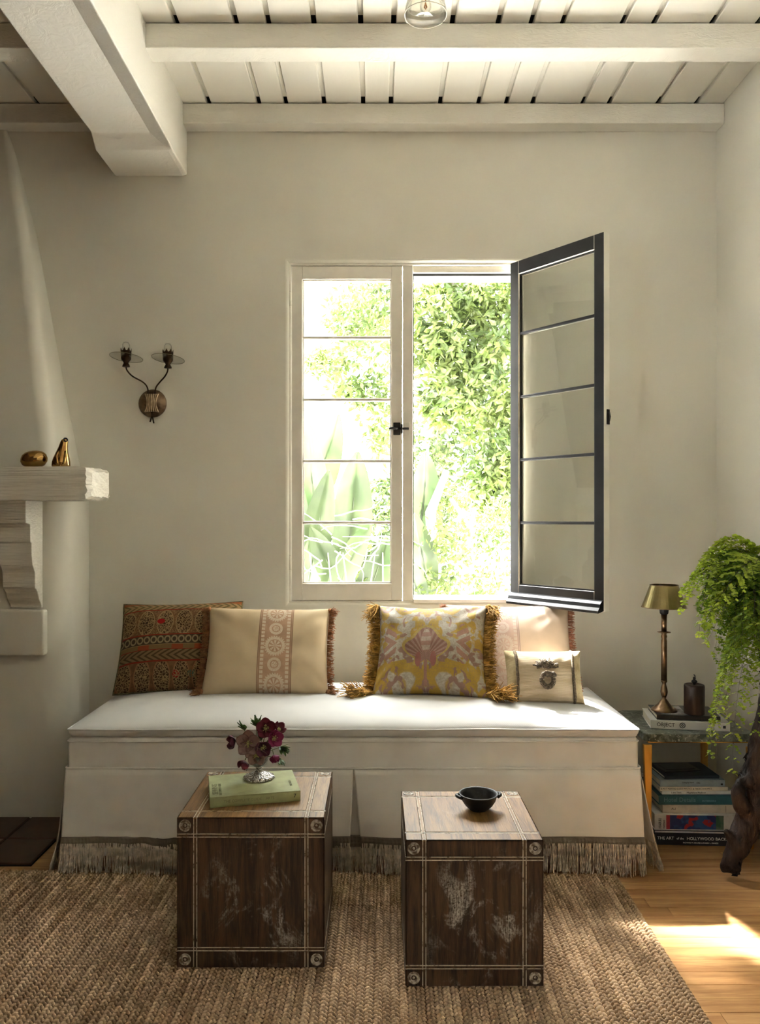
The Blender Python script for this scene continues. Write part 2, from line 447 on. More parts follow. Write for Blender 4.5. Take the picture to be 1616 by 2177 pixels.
def sash(name, sgn, loc, rz, label, latch):
    """sgn=+1: hinge at x=0 and leaf runs to +x ; -1: leaf runs to -x. y=0 interior face, y=ST exterior face"""
    s = bpy.data.objects.new(name, None); C.objects.link(s); s.parent = win; s.location = loc; s.rotation_euler = (0, 0, rz); s['label'] = label
    def bar(nm, x0, x1, z0, z1, ya=0, yb=ST, bev=.0015):
        a, b = sorted((sgn * x0, sgn * x1))
        mb = MB().box(a, b, ya, yb, z0, z1)
        me = mb.mesh(nm, [m_trim, m_black])
        for p in me.polygons:
            out = p.normal.y > .5
            inner = nm == 'muntin' and abs(p.normal.z) > .5
            if out: p.material_index = 1
        return put(nm, me, s, bev, 1)
    bar('stile', 0, .048, 0, SH); bar('stile', SW - .048, SW, 0, SH)
    bar('top_rail', .048, SW - .048, SH - .058, SH); bar('bottom_rail', .048, SW - .048, 0, .077)
    gz0, gz1 = .077, SH - .058
    lines = [717, 849, 980, 1111]
    zs = [CAMH - (q - VY) * 3.57 / FPX - .876 for q in lines]
    # inner glazing bead
    bx = MB()
    for (a, b, z0, z1) in ((.048, .054, gz0, gz1), (SW - .054, SW - .048, gz0, gz1), (.048, SW - .048, gz0, gz0 + .006), (.048, SW - .048, gz1 - .006, gz1)):
        c, d = sorted((sgn * a, sgn * b)); bx.box(c, d, .010, .016, z0, z1, 0); bx.box(c, d, .020, .027, z0, z1, 1)
    bx.build('glazing_bead', [m_trim, m_black], s)
    for z in zs:
        a, b = sorted((sgn * .048, sgn * (SW - .048)))
        e_ = 1 if latch == 'open' else 0  # closed leaf: outer half of the bars painted cream to imitate window glare
        MB().box(a, b, .006, .0165, z - .0065, z + .0065, 0).box(a, b, .0195, .030, z - .0065, z + .0065, e_).build('muntin', [m_trim, m_black], s, bevel=.0035, seg=2)
    ed = [gz0] + sorted(zs) + [gz1]
    for i in range(5):
        a, b = sorted((sgn * .046, sgn * (SW - .046)))
        MB().box(a, b, .0168, .0192, ed[i] - .003, ed[i + 1] + .003).build('pane', m_glass, s)
    # weather moulding on the outside of the bottom rail
    prof = [(ST, .0), (ST + .030, -.006), (ST + .032, .004), (ST + .022, .016), (ST + .017, .030), (ST + .008, .040), (ST, .044)]
    a, b = sorted((sgn * .004, sgn * (SW - .006)))
    MB().prism(prof, 'x', a, b).build('drip_moulding', m_black, s)
    for z in (.17, SH - .15):
        MB().tube([(sgn * -.006, -.004, z - .032), (sgn * -.006, -.004, z + .032)], .0055, 8).tube([(sgn * -.006, -.004, z - .038), (sgn * -.006, -.004, z - .033)], .004, 8).tube([(sgn * -.006, -.004, z + .033), (sgn * -.006, -.004, z + .038)], .004, 8).build('hinge', m_trim, s, smooth=True)
    zl = .776
    if latch == 'closed':
        h = MB().box(SW - .040, SW - .008, -.006, 0, zl - .028, zl + .028).build('latch_plate', m_iron, s, bevel=.002)
        MB().tube([(SW - .060, -.022, zl), (SW - .045, -.02, zl), (SW - .026, -.016, zl), (SW - .02, -.004, zl)], [.0055, .006, .0045, .006], 8).tube([(SW - .002, -.009, zl - .02), (SW - .002, -.009, zl + .02)], .0045, 8).box(SW - .02, SW + .03, -.010, -.006, zl - .005, zl + .005).build('latch_handle', m_iron, s, smooth=True)
        MB().box(SW + .008, SW + .034, -.003, .001, zl - .03, zl + .03).build('latch_keeper', m_trim, s, bevel=.001)
    else:
        MB().box(-SW - .006, -SW - .001, .006, .022, zl - .03, zl + .03).tube([(-SW - .008, .014, zl - .018), (-SW - .012, .014, zl), (-SW - .008, .014, zl + .018)], .004, 8).build('latch_plate', m_iron, s, bevel=.001)
    return s
sash('closed_sash', 1, (-.382, .018, .8756), 0, 'closed casement leaf with five clear panes', 'closed')
sash('open_sash', -1, (.628, .004, .8756), math.radians(127.8), 'casement leaf swung into the room showing its black outer face', 'open')

# ---- second window, far behind the camera in the left wall
def side_window(name, label, wx0, wx1, ya, yb, za, zb, npane):
    q = .05
    d1 = tag(MB().box(wx0, wx1, ya, ya + q, za, zb).box(wx0, wx1, yb - q, yb, za, zb).box(wx0, wx1, ya, yb, zb - q, zb).box(wx0, wx1, ya, yb, za, za + q).build(name, m_trim), label, None, None, 'structure')
    st = (zb - za - 2 * q) / npane; xm = (wx0 + wx1) / 2
    for k in range(1, npane): MB().box(xm - .012, xm + .012, ya + q, yb - q, za + q + k * st - .009, za + q + k * st + .009).build('muntin', m_trim, d1)
    for k in range(npane): MB().box(xm - .002, xm + .002, ya + q, yb - q, za + q + k * st + .009, za + q + (k + 1) * st - .009).build('pane', m_glass, d1)
side_window('window_2', 'cream window in the left wall far behind the camera', LW - .09, LW - .04, -5.95, -4.45, .75, 2.45, 5)

# ================================================================== FIREPLACE
fp = thing('fireplace', 'cream plaster fireplace with tapered hood, timber mantel and carved bracket', 'fireplace', (-1.9, Y(3.41), 0))
fo = fp.location
def loft(secs, name, m, smooth=True):
    mb = MB(); n = len(secs[0])
    for s_ in secs: mb.v += [tuple(p) for p in s_]
    for i in range(len(secs) - 1):
        for k in range(n):
            l = (k + 1) % n; mb.f.append((i * n + k, i * n + l, (i + 1) * n + l, (i + 1) * n + k)); mb.m.append(0)
    mb.f.append(tuple(range(n - 1, -1, -1))); mb.f.append(tuple((len(secs) - 1) * n + k for k in range(n))); mb.m += [0, 0]
    o = mb.build(name, m, fp, smooth=smooth, off=fo)
    md = o.modifiers.new('edge', 'EDGE_SPLIT'); md.split_angle = .9
    return o
def sec(xr, df, z, rad, xl=LW + .004):
    pts = [(xl, Y(3.551), z), (xl, Y(df), z), (xr - rad - .3, Y(df), z)]
    for k in range(9):
        a = -PI / 2 + PI / 2 * k / 8
        pts.append((xr - rad + rad * math.cos(a), Y(df) + rad + rad * math.sin(a), z))
    pts.append((xr, Y(3.551), z))
    return pts
loft([sec(-1.29, 3.27, 0.0, .09), sec(-1.29, 3.27, .5, .09), sec(-1.29, 3.27, 1.1, .09), sec(-1.292, 3.27, 1.40, .08)], 'chimney_breast', m_hood)
loft([sec(-1.325, 3.275, 1.40, .06), sec(-1.332, 3.275, 1.484, .06), sec(-1.395, 3.33, 1.8, .055), sec(-1.45, 3.375, 2.097, .05), sec(-1.526, 3.43, 2.52, .045), sec(-1.62, 3.505, 2.88, .03), sec(-1.66, 3.535, 3.0, .01)], 'chimney_hood', m_hood)
# mantel timber with a rough hewn end
mb = MB(); bmm = bmesh.new()
mx0, mx1, md0, md1, mz0, mz1 = LW + .01, -1.1125, 3.05, 3.285, 1.3176, 1.448
nx, ny, nz = 60, 8, 8
def mant(u, v):
    x = mx0 + (mx1 - mx0) * u
    a = v * 4
    k = int(min(a, 3.999)); f = a - k
    c = [(md0, mz0), (md0, mz1), (md1, mz1), (md1, mz0), (md0, mz0)]
    d = c[k][0] + (c[k + 1][0] - c[k][0]) * f; z = c[k][1] + (c[k + 1][1] - c[k][1]) * f
    w = noise.noise(Vector((x * 1.5, d * 20, z * 55)))
    endk = max(0, 1 - (mx1 - x) / .03)
    q = noise.noise(Vector((d * 40, z * 60, 3)))
    return (x - endk * (.008 + .014 * q), Y(d) - .0025 * w, z + .0018 * w + endk * .010 * (1 if z < 1.38 else -1) * (.4 + q))
mb.grid(mant, 120, 41)
ring = [mant(1, j / 40) for j in range(41)]
cen = Vector((mx1 - .012, Y((md0 + md1) / 2), (mz0 + mz1) / 2))
inner = [tuple(cen + (Vector(p) - cen) * .82 + Vector((.016, 0, 0))) for p in ring]
for j in range(40): mb.add([ring[j], ring[j + 1], inner[j + 1], inner[j]], [(0, 1, 2, 3)])
mb.add(inner[:40], [tuple(range(40))])
mb.build('mantel_beam', m_mantel, fp, off=fo)
# carved bracket under the mantel
cx0, cx1 = -1.513, -1.381
prof = [(3.115, 1.3176), (3.115, 1.228), (3.155, 1.222), (3.155, 1.154), (3.168, 1.148), (3.168, 1.10), (3.176, 1.06), (3.196, 1.035), (3.200, 1.028), (3.200, .965), (3.212, .958), (3.225, .945), (3.238, .915), (3.262, .892), (3.262, .878), (3.285, .878), (3.285, 1.3176)]
br = MB(); br.prism([(Y(d), z) for d, z in prof], 'x', cx0, cx1).build('bracket', m_mantel, fp, off=fo, bevel=.003)
mb = MB().box(LW + .01, -1.362, Y(3.238), Y(3.285), .683, .872)
mb.build('plaster_block', m_hood, fp, off=fo, bevel=.010, seg=3)
# hearth tiles
m_tile = plain('dark_hearth_tile', (.060, .026, .014), .45, var=.4, vs=9, bump=.2, bs=40, rnd=1.0)
hth = MB().box(LW + .01, -1.236, Y(2.83), Y(3.27), 0, .006).build('hearth', m_gap, fp, off=fo)
for i in range(7):
    for j in range(2):
        xb = -1.238 - i * .195; yb = Y(3.27) - j * .222
        if xb - .188 > LW: MB().box(xb - .188, xb, yb - .216, yb, .002, .012).build('tile', m_tile, hth, off=fo, bevel=.003, seg=1)

# ================================================================== RUG
m_jute = None
t = Mat('braided_jute', .9, 0, .15)
n1 = t.noise(5, 3, .6, t.map((1, 1, 1), rnd=23.0)); n2 = t.noise(260, 2)
c = t.mix((n1 * .7 + n2 * .5).step(.38, .82), (.29, .185, .10), (.62, .45, .29))
c = t.mix(t.rand() * .30, c, (.26, .17, .10))
t.col(c); t.bump(t.noise(500, 2), .5, .0015); m_jute = t.m
m_back = plain('rug_backing', (.16, .10, .055), .95)
RX0, RX1, RD0, RD1 = -2.02, .822, 1.0, 2.775
rug = thing('jute_rug', 'braided natural jute rug under the two wooden cubes', 'rug', (-.6, Y(1.9), 0), (0, 0, math.radians(-.9)))
MB().box(RX0 - rug.location.x, RX1 - rug.location.x, Y(RD0) - rug.location.y, Y(RD1) - rug.location.y - .004, .0005, .005).build('backing', m_back, rug)
PITCH = .0225; STEP = .0158
def lump(mb, c, ax, la, lb, lc):
    """low ellipsoid: centre c, long axis direction ax in plane, half sizes"""
    ax = Vector((ax[0], ax[1], 0)).normalized(); bx = Vector((-ax.y, ax.x, 0)); c = Vector(c)
    vs = []; rings = ((.0, .95), (.55, .80), (1.0, .0))
    R = 8
    for hz, rr in rings[:2]:
        for k in range(R):
            a = 2 * PI * k / R
            vs.append(c + ax * (la * rr * math.cos(a)) + bx * (lb * rr * math.sin(a)) + Vector((0, 0, lc * hz)))
    vs.append(c + Vector((0, 0, lc * .98)))
    fs = [(k, (k + 1) % R, R + (k + 1) % R, R + k) for k in range(R)] + [(R + k, R + (k + 1) % R, 2 * R) for k in range(R)]
    mb.add(vs, fs)
def braid_row(length, seed):
    random.seed(seed); mb = MB(); n = int(length / STEP)
    for i in range(n):
        y = -length / 2 + (i + .5) * STEP
        for sd in (-1, 1):
            j = lambda a: (random.random() - .5) * a
            lump(mb, (sd * .0050 + j(.0012), y + (STEP * .5 if sd > 0 else 0) + j(.0015), .003), (sd * 1.0 + j(.3), -1.0 + j(.3)), .0103 + j(.001), .0052 + j(.0006), .0098 + j(.0022))
    return mb.mesh('braid_row', m_jute, True, fix=False)
rows = [braid_row(RD1 - RD0, 11 + k) for k in range(6)]
nrow = int((RX1 - RX0) / PITCH)
random.seed(5)
for i in range(nrow):
    o = put('braid_row', rows[i % 6] if i % 7 else rows[(i * 5) % 6], rug)
    o.location = (RX1 - rug.location.x - PITCH * (i + .5) + (random.random() - .5) * .0015, (Y(RD0) + Y(RD1)) / 2 - rug.location.y + (random.random() - .5) * .012, 0)

# ================================================================== DAYBED
m_linen = fabric('natural_linen', (.74, .71, .66), .05, 700, .05)
m_cush = fabric('white_linen', (.655, .65, .635), .03, 800, .04)
m_band = fabric('taupe_braid_trim', (.20, .165, .125), .25, 500, .9)
m_fringe = plain('linen_fringe', (.70, .61, .50), .9, var=.25, vs=60)
XA, XB, DF, DB = -1.091, .927, 2.79, 3.46
db = thing('daybed', 'long slipcovered linen daybed with fringed skirt under the window', 'daybed', ((XA + XB) / 2, Y((DF + DB) / 2), 0))
do = db.location
body = MB().box(XA, XB, Y(DF), Y(DB), .05, .4726).build('base', m_linen, db, off=do, bevel=.014, seg=4)
def loop_pts(x0, x1, y0, y1, z, r=.02, n=6, wob=0.0):
    pts = []
    for (cx, cy, a0) in ((x1 - r, y0 + r, -PI / 2), (x1 - r, y1 - r, 0), (x0 + r, y1 - r, PI / 2), (x0 + r, y0 + r, PI)):
        for k in range(n + 1):
            a = a0 + PI / 2 * k / n; pts.append(Vector((cx + r * math.cos(a), cy + r * math.sin(a), z)))
    return pts
MB().tube(loop_pts(XA - .002, XB + .002, Y(DF) - .002, Y(DB), .459, .016), .0027, 6, closed=True).build('seam_piping', m_linen, body, off=do, smooth=True)
MB().tube(loop_pts(XA - .006, XB + .006, Y(DF) - .005, Y(DB) + .002, .366, .016), .0042, 6, closed=True).build('skirt_piping', m_linen, body, off=do, smooth=True)
# skirt: front in two panels with an inverted pleat between, two side panels
def wav(x, k): return .5 * math.sin(x * 7.3 + k) + .35 * math.sin(x * 15.1 + 1.7 * k) + .25 * noise.noise(Vector((x * 5, k, 0)))
def fy(x, v, k=0.0):        # outward bulge of the skirt at height fraction v (0 top, 1 bottom)
    return .004 + .022 * v + .010 * v * v * wav(x, k)
ZS0, ZS1 = .362, .100
def front_panel(x0t, x1t, x0b, x1b):
    def fn(u, v):
        x = (x0t + (x1t - x0t) * u) * (1 - v) + (x0b + (x1b - x0b) * u) * v
        edge = min(u, 1 - u)
        fold = 0
        if u > .5 and x1b > .5: fold = .0
        # diagonal drape folds running from the lower middle up to the corner
        e = noise.noise(Vector((x * 9 - v * 2.2, v * 1.2, 7))) * .009 * v + .012 * v * v * math.exp(-((x + .84 - .35 * (v - .6)) / .17) ** 2) * math.sin((x + v * .26) * 58)
        return (x, Y(DF) - fy(x, v) - e, ZS0 + (ZS1 - ZS0) * v)
    return fn
PX = (752 - 800) / 602.
pan = [(XA - .004, PX - .001, XA - .012, PX - .012), (PX + .001, XB + .004, PX + .026, XB + .012)]
def strip(fn, name, v0, v1, m, parent, push, nu=160, nv=5):
    mb = MB()
    def g(u, w):
        p = Vector(fn(u, v0 + (v1 - v0) * w)); bul = push * (1 - abs(2 * w - 1) ** 4)
        return (p.x, p.y - bul, p.z)
    mb.grid(g, nu, nv); o = mb.build(name, m, parent, smooth=True, off=do, fix=False)
    sd = o.modifiers.new('thick', 'SOLIDIFY'); sd.thickness = .002; sd.offset = -1
    return o
VB = (ZS0 - .131) / (ZS0 - ZS1)
def strands(mb, base, direc, length, r=.0011, spread=.12, seg=3, rings=4, curl=.15):
    p = Vector(base); d = Vector(direc).normalized(); pts = []; rad = []
    side = Vector((random.uniform(-1, 1), random.uniform(-1, 1), random.uniform(-1, 1))) * spread
    L = length * random.uniform(.82, 1.05)
    for i in range(rings):
        a = i / (rings - 1)
        q = p + d * (L * a) + side * (L * a * (.4 + .6 * a)) + Vector((random.uniform(-1, 1), random.uniform(-1, 1), random.uniform(-1, 1))) * (curl * L * .12 * a)
        pts.append(q); rad.append(r * (1 - .35 * a))
    mb.tube(pts, rad, seg, caps=False)
fr_mb = MB()
random.seed(21)
for (a, b, c_, d_) in pan:
    fn = front_panel(a, b, c_, d_)
    pn = strip(fn, 'skirt_panel', 0, 1, m_linen, db, 0, 170, 12)
    strip(fn, 'trim_band', VB, 1.03, m_band, pn, .004)
    n = int((d_ - c_) * 1000)
    for i in range(n):
        u = random.random(); p = Vector(fn(u, 1.0)); clump = noise.noise(Vector((u * (d_ - c_) * 45, 0, 2)))
        strands(fr_mb, p + Vector((0, -.003 + random.uniform(-.005, .004), .010)), (clump * .26, -.05, -1), .104, .0017, .09)
# recessed pleat insert
ins = strip(lambda u, v: (PX - .035 + .08 * u, Y(DF) + .012 * (1 - v) - .006 * v, ZS0 + (ZS1 - ZS0) * v), 'pleat_insert', 0, 1, m_linen, db, 0, 8, 6)
strip(lambda u, v: (PX - .035 + .08 * u, Y(DF) + .012 * (1 - v) - .009 * v, ZS0 + (ZS1 - ZS0) * v), 'trim_band', VB, 1.03, m_band, ins, .002, 8)
for i in range(80):
    strands(fr_mb, (PX - .03 + .07 * random.random(), Y(DF) - .008, .105), (0, 0, -1), .102, .0012, .07)
for sg, xe in ((-1, XA), (1, XB)):
    def side(u, v, sg=sg, xe=xe):
        y = Y(DF) - .004 * v + (DB - DF) * u
        k = .004 + v * .030 + .014 * v * math.sin(u * 26 + sg)
        if u < .06: k += .012 * v * (1 - u / .06)
        return (xe + sg * k, y, ZS0 + (ZS1 - ZS0) * v)
    def side2(u, v): return side(u, v)
    mb = MB(); mb.grid(side2, 60, 10); o = mb.build('skirt_panel', m_linen, db, smooth=True, off=do, fix=False)
    sd = o.modifiers.new('thick', 'SOLIDIFY'); sd.thickness = .002; sd.offset = 0
    mb = MB(); mb.grid(lambda u, w: tuple(Vector(side(u, VB + (1.03 - VB) * w)) + Vector((sg * .003, 0, 0))), 60, 4)
    o2 = mb.build('trim_band', m_band, o, smooth=True, off=do, fix=False)
    sd = o2.modifiers.new('thick', 'SOLIDIFY'); sd.thickness = .003; sd.offset = 0
    for i in range(650):
        u = random.random() ** 1.3; p = Vector(side(u, 1.0))
        strands(fr_mb, p + Vector((0, 0, .006)), (sg * .22, -.04, -1), .103, .0012, .07)
fr = fr_mb.build('fringe', m_fringe, db, off=do, smooth=True, fix=False); fr['kind'] = 'stuff'
# seat cushion with knife edge
CX0, CX1, CD0, CD1, SEAM = -1.085, .925, 2.782, 3.47, .5025
def crown(x, y):
    u = (x - (CX0 + CX1) / 2) / ((CX1 - CX0) / 2); v = (y - (Y(CD0) + Y(CD1)) / 2) / ((CD1 - CD0) / 2)
    a = max(0, 1 - abs(u) ** 7.0) ** .60 * max(0, 1 - abs(v) ** 3.2) ** .60
    return a
def ctop(x, y):
    return SEAM + .056 * crown(x, y) + .004 * noise.noise(Vector((x * 3, y * 3, 1))) * crown(x, y)
def edgewave(x): return .0025 * noise.noise(Vector((x * 4.0, 3, 3)))
def cpt(u, v, top):
    # cluster samples near the edges
    s_ = lambda q: .5 - .5 * math.cos(PI * q)
    x = CX0 + (CX1 - CX0) * s_(u); y = Y(CD0) + (CD1 - CD0) * s_(v)
    if top: z = ctop(x, y)
    else:
        ed = min(x - CX0, CX1 - x, y - Y(CD0), Y(CD1) - y); z = SEAM - .0285 * min(1, max(0, ed) / .010) ** .5
    return (x, y, z + edgewave(x) * (1 - crown(x, y)))
mb = MB(); mb.grid(lambda u, v: cpt(u, v, True), 110, 50); mb.grid(lambda u, v: cpt(u, v, False), 110, 50)
cu = mb.build('seat_cushion', m_cush, db, smooth=True, off=do, fix=False)
lp = [Vector((p.x, p.y, SEAM + edgewave(p.x))) for p in loop_pts(CX0 - .001, CX1 + .001, Y(CD0) - .001, Y(CD1) + .001, 0, .006, 3)]
lp2 = []
for i in range(len(lp)):
    a, b = lp[i], lp[(i + 1) % len(lp)]; k = max(1, int((b - a).length / .03))
    for j in range(k):
        q = a.lerp(b, j / k); lp2.append(Vector((q.x, q.y, SEAM + edgewave(q.x))))
MB().tube(lp2, .0036, 6, closed=True).build('piping', m_cush, cu, off=do, smooth=True)

# ================================================================== PILLOWS
def pillow_cover(w, h, t, pinch=.07, seed=0, nu=44, nv=36, wr=.006, sag=.0):
    def pt(u, v, sd):
        a, b = 2 * u - 1, 2 * v - 1
        a = math.sin(a * PI / 2) * .6 + a * .4; b = math.sin(b * PI / 2) * .6 + b * .4
        x = w / 2 * a * (1 - pinch * (1 - b * b)); z = h / 2 * b * (1 - pinch * 1.1 * (1 - a * a)) + h / 2
        prof = (max(0, 1 - a * a) * max(0, 1 - b * b)) ** .5
        prof2 = (max(0, 1 - abs(a) ** 3.5) * max(0, 1 - abs(b) ** 3.5)) ** .6
        y = sd * t / 2 * (.55 * prof2 + .45 * prof)
        q = noise.noise(Vector((x * 7 + seed, z * 7, sd * 3 + seed))) + .5 * noise.noise(Vector((x * 16 + seed, z * 12, seed)))
        # tension creases towards the corners
        cr = math.sin((abs(a) - abs(b)) * 14 + seed) * (abs(a) * abs(b)) ** 1.5
        y += sd * (wr * q + wr * .8 * cr) * min(1, prof2 * 2.5)
        return (x, y, z)
    mb = MB(); mb.grid(lambda u, v: pt(u, v, -1), nu, nv); mb.grid(lambda u, v: pt(u, v, 1), nu, nv)
    return mb
def pillow(name, label, w, h, t, mat, X, D, lean, yaw=0.0, roll=0.0, z=None, pinch=.07, seed=0, piping=None, wr=.006):
    zz = z if z is not None else ctop(X, Y(D)) - .008
    o = thing(name, label, 'pillow', (X, Y(D), zz), (math.radians(-lean), math.radians(roll), math.radians(yaw)), 'cushions on the daybed')
    cv = pillow_cover(w, h, t, pinch, seed, wr=wr).build('cover', mat, o, smooth=True, fix=False)
    if piping is not None:
        pts = []
        for k in range(96):
            q = k / 96 * 4; s_ = int(q); f = (q - s_) * 2 - 1
            a, b = [(f, -1), (1, f), (-f, 1), (-1, -f)][s_]
            pts.append((w / 2 * a * (1 - pinch * (1 - b * b)), 0, h / 2 * b * (1 - pinch * 1.1 * (1 - a * a)) + h / 2))
        MB().tube(pts, .0042, 6, closed=True).build('piping', piping, cv, smooth=True)
    return o, cv
def side_fringe(w, h, pinch, m, parent, sides=(-1, 1), length=.035, n=420, r=.0014, name='side_fringe', out=1.0):
    for sg in sides:
        mb = MB()
        for i in range(n):
            b = random.uniform(-1, 1)
            base = (sg * w / 2 * (1 - pinch * (1 - b * b)), random.uniform(-.006, .006), h / 2 * b + h / 2)
            strands(mb, base, (sg * out, random.uniform(-.5, .5) - .15, random.uniform(-.35, .1)), length, r, .28, curl=.6)
        f = mb.build(name, m, parent, smooth=True, fix=False); f['kind'] = 'stuff'
def tassel(m, parent, at, direc, L=.06, n=70, r=.0016, name='tassel', rr=.012):
    mb = MB(); at = Vector(at)
    for i in range(n):
        a = random.random() * 2 * PI; q = math.sqrt(random.random()) * rr
        strands(mb, at + Vector((q * math.cos(a), q * math.sin(a) * .6, random.uniform(-.005, .005))), direc, L, r, .38, curl=1.2)
    bmk = [(0, 0.012), (.008, .009), (.011, 0), (.008, -.009), (0, -.012)]
    mb.lathe(bmk, 10, at)
    f = mb.build(name, m, parent, smooth=True, fix=False); f['kind'] = 'stuff'
# -- pattern 1 : banded block print
W1, H1 = .50, .40
t = Mat('banded_block_print', .9, 0, .15); x, y, z = t.xyz()
u = x / W1 + .5; v = z / H1
DK, TN, RU, RD, OL = (.070, .036, .016), (.40, .26, .12), (.34, .115, .035), (.30, .035, .018), (.16, .13, .05)
lace = t.voro(95, 'DISTANCE_TO_EDGE'); lacek = lace.lt(.085)
lace2 = t.voro(150, 'F1'); dots = lace2.lt(.42)
chev = lambda off, sg: ((u * 17 + (v - off).abs() * 22 * sg).frac()).lt(.42)
cx = ((u * 6.5).frac() - .5).abs()
big = (v - .705) / .135; big2 = (v - .125) / .15
el1 = ((cx / .43) * (cx / .43) + big * big * .85).lt(1.0)
el2 = ((cx / .43) * (cx / .43) + big2 * big2 * .8).lt(1.0)
elr1 = ((cx / .43) * (cx / .43) + big * big * .85).band(.86, 1.06)
elr2 = ((cx / .43) * (cx / .43) + big2 * big2 * .8).band(.86, 1.06)
c = t.mix(t.noise(40, 3).step(.4, .6), (.17, .085, .035), (.24, .12, .05))
cell = t.mix((lacek + dots * .6), DK, TN)
c = t.mix(v.band(.56, .86) * .55 * dots, c, TN)
c = t.mix(el1 * v.band(.56, .86), c, cell); c = t.mix(elr1 * v.band(.56, .86), c, TN)
c = t.mix(el2 * v.lt(.265), c, cell); c = t.mix(elr2 * v.lt(.265), c, (.36, .17, .08))
ch = t.mix(chev(.915, 1.0), TN, OL); c = t.mix(v.band(.868, .955), c, ch)
ch = t.mix(chev(.335, -1.0), (.27, .17, .08), (.10, .065, .025)); c = t.mix(v.band(.285, .392), c, ch)
ringx = ((u * 18).frac() - .5); ringz = (v - .505) / .045
rg = (ringx * ringx * 4 + ringz * ringz).sqrt()
c = t.mix(v.band(.452, .552), c, t.mix(rg.band(.55, .95), (.075, .055, .03), (.36, .27, .14)))
blk = ((u * 11).floor() * .37).frac()
c = t.mix(v.band(.400, .448), c, t.mix(blk.gt(.5), (.24, .15, .06), (.36, .075, .03)))
for a, b, q in ((.855, .868, RD), (.552, .566, RD), (.392, .400, RD), (.268, .284, RD), (.955, 1.1, RU), (.448, .453, TN)):
    c = t.mix(v.band(a, b), c, q)
heart = (((x - .0 + .075) / .016) * ((x + .075) / .016) + ((z - .287) / .012) * ((z - .287) / .012)).lt(1.0)
c = t.mix(heart, c, (.42, .008, .012))
for (hx, hz, cc) in ((.0, .06, (.35, .03, .02)), (-.14, .285, (.05, .03, .02)), (.06, .06, (.10, .14, .10)), (.17, .285, (.11, .14, .10))):
    k = (((x - hx) / .015) * ((x - hx) / .015) + ((z - hz) / .015) * ((z - hz) / .015)).lt(1.0) * lacek.lt(.5)
    c = t.mix(k, c, cc)
c = t.mix(.34, c, (.035, .018, .008)); t.col(c); t.bump(lace + t.noise(700, 2) * .3, .25, .001); m_p1 = t.m
m_cord = plain('olive_cord', (.12, .10, .045), .9, var=.4, vs=90)
pillow('throw_pillow', 'rust and brown banded block-print pillow with dark cord edge, leftmost', W1, H1, .15, m_p1, -.800, 3.17, 33, 5, -1, pinch=.045, seed=3, piping=m_cord)
# -- pattern 2 : linen with a medallion stripe
def medallion(name, xc, base, stripe, pale, W, flip=1):
    t = Mat(name, .9, 0, .2); x, y, z = t.xyz()
    xx = (x - xc)
    c = t.mix(t.noise(12, 3).step(.3, .7), mul(base, .95), mul(base, 1.04))
    half = .066
    c = t.mix(xx.abs().lt(half), c, t.mix(t.noise(30, 3).step(.3, .7), stripe, mul(stripe, 1.15)))
    per = .150
    zz = ((z + .045) / per).frac() - .5           # alternate one large and one small ring per period
    zl = zz * per; zs = (((z + .045 + per / 2) / per).frac() - .5) * per
    rl = (xx * xx + zl * zl).sqrt(); rs = (xx * xx + zs * zs).sqrt()
    ang = zl.atan2(xx)
    petal = ((ang * 8).cos() * .5 + .5)
    k = rl.band(.027, .038) + rl.lt(.024) * (petal.gt(.45)) + rs.band(.0165, .027) + rs.lt(.0125) * (t.voro(260, 'F1').gt(.4))
    tick = ((ang * 26).cos()).gt(.0) * rl.band(.038, .043)
    col = (xx.abs() - .050).abs().lt(.0065) * ((z * 62).frac().gt(.32))
    k = (k + tick + col).clamp()
    line = (xx.abs() - half).abs().lt(.0018) + (xx.abs() - half + .006).abs().lt(.0012)
    fine = t.noise(420, 2).step(.35, .6)
    c = t.mix(k * (fine * .5 + .5), c, pale)
    c = t.mix(line.clamp(), c, mul(stripe, .72))
    t.col(c); t.bump(k * 1.5 + t.noise(600, 2) * .3, .5, .0014)
    return t.m
m_p2 = medallion('linen_medallion', .035, (.56, .44, .285), (.40, .255, .165), (.62, .52, .39), .5)
m_rust = plain('rust_fringe', (.33, .14, .055), .9, var=.35, vs=60)
W2, H2 = .50, .375
p2, _ = pillow('throw_pillow', 'tan linen lumbar pillow with embroidered medallion stripe and rust fringed ends', W2, H2, .15, m_p2, -.438, 3.10, 31, 3, 1, pinch=.05, seed=9, wr=.009)
side_fringe(W2, H2, .04, m_rust, p2, length=.026, n=520, r=.0014)
for sg in (-1, 1): tassel(m_rust, p2, (sg * W2 / 2, -.01, .012), (sg * .8, -.6, -.35), .036, 60)
for sg in (-1, 1): tassel(m_rust, p2, (sg * W2 / 2, .0, H2 - .01), (sg * .9, -.2, -.5), .026, 50)
m_p4 = medallion('pink_medallion', -.03, (.66, .53, .42), (.58, .43, .36), (.70, .61, .53), .5)
m_pinkf = plain('coral_fringe', (.42, .19, .12), .9, var=.35, vs=60)
p4, _ = pillow('throw_pillow', 'pale pink medallion pillow tucked behind the small tasselled pillow', .52, .385, .13, m_p4, .545, 3.17, 31, -3, 0, pinch=.05, seed=17)
side_fringe(.52, .385, .05, m_pinkf, p4, length=.024, n=420)
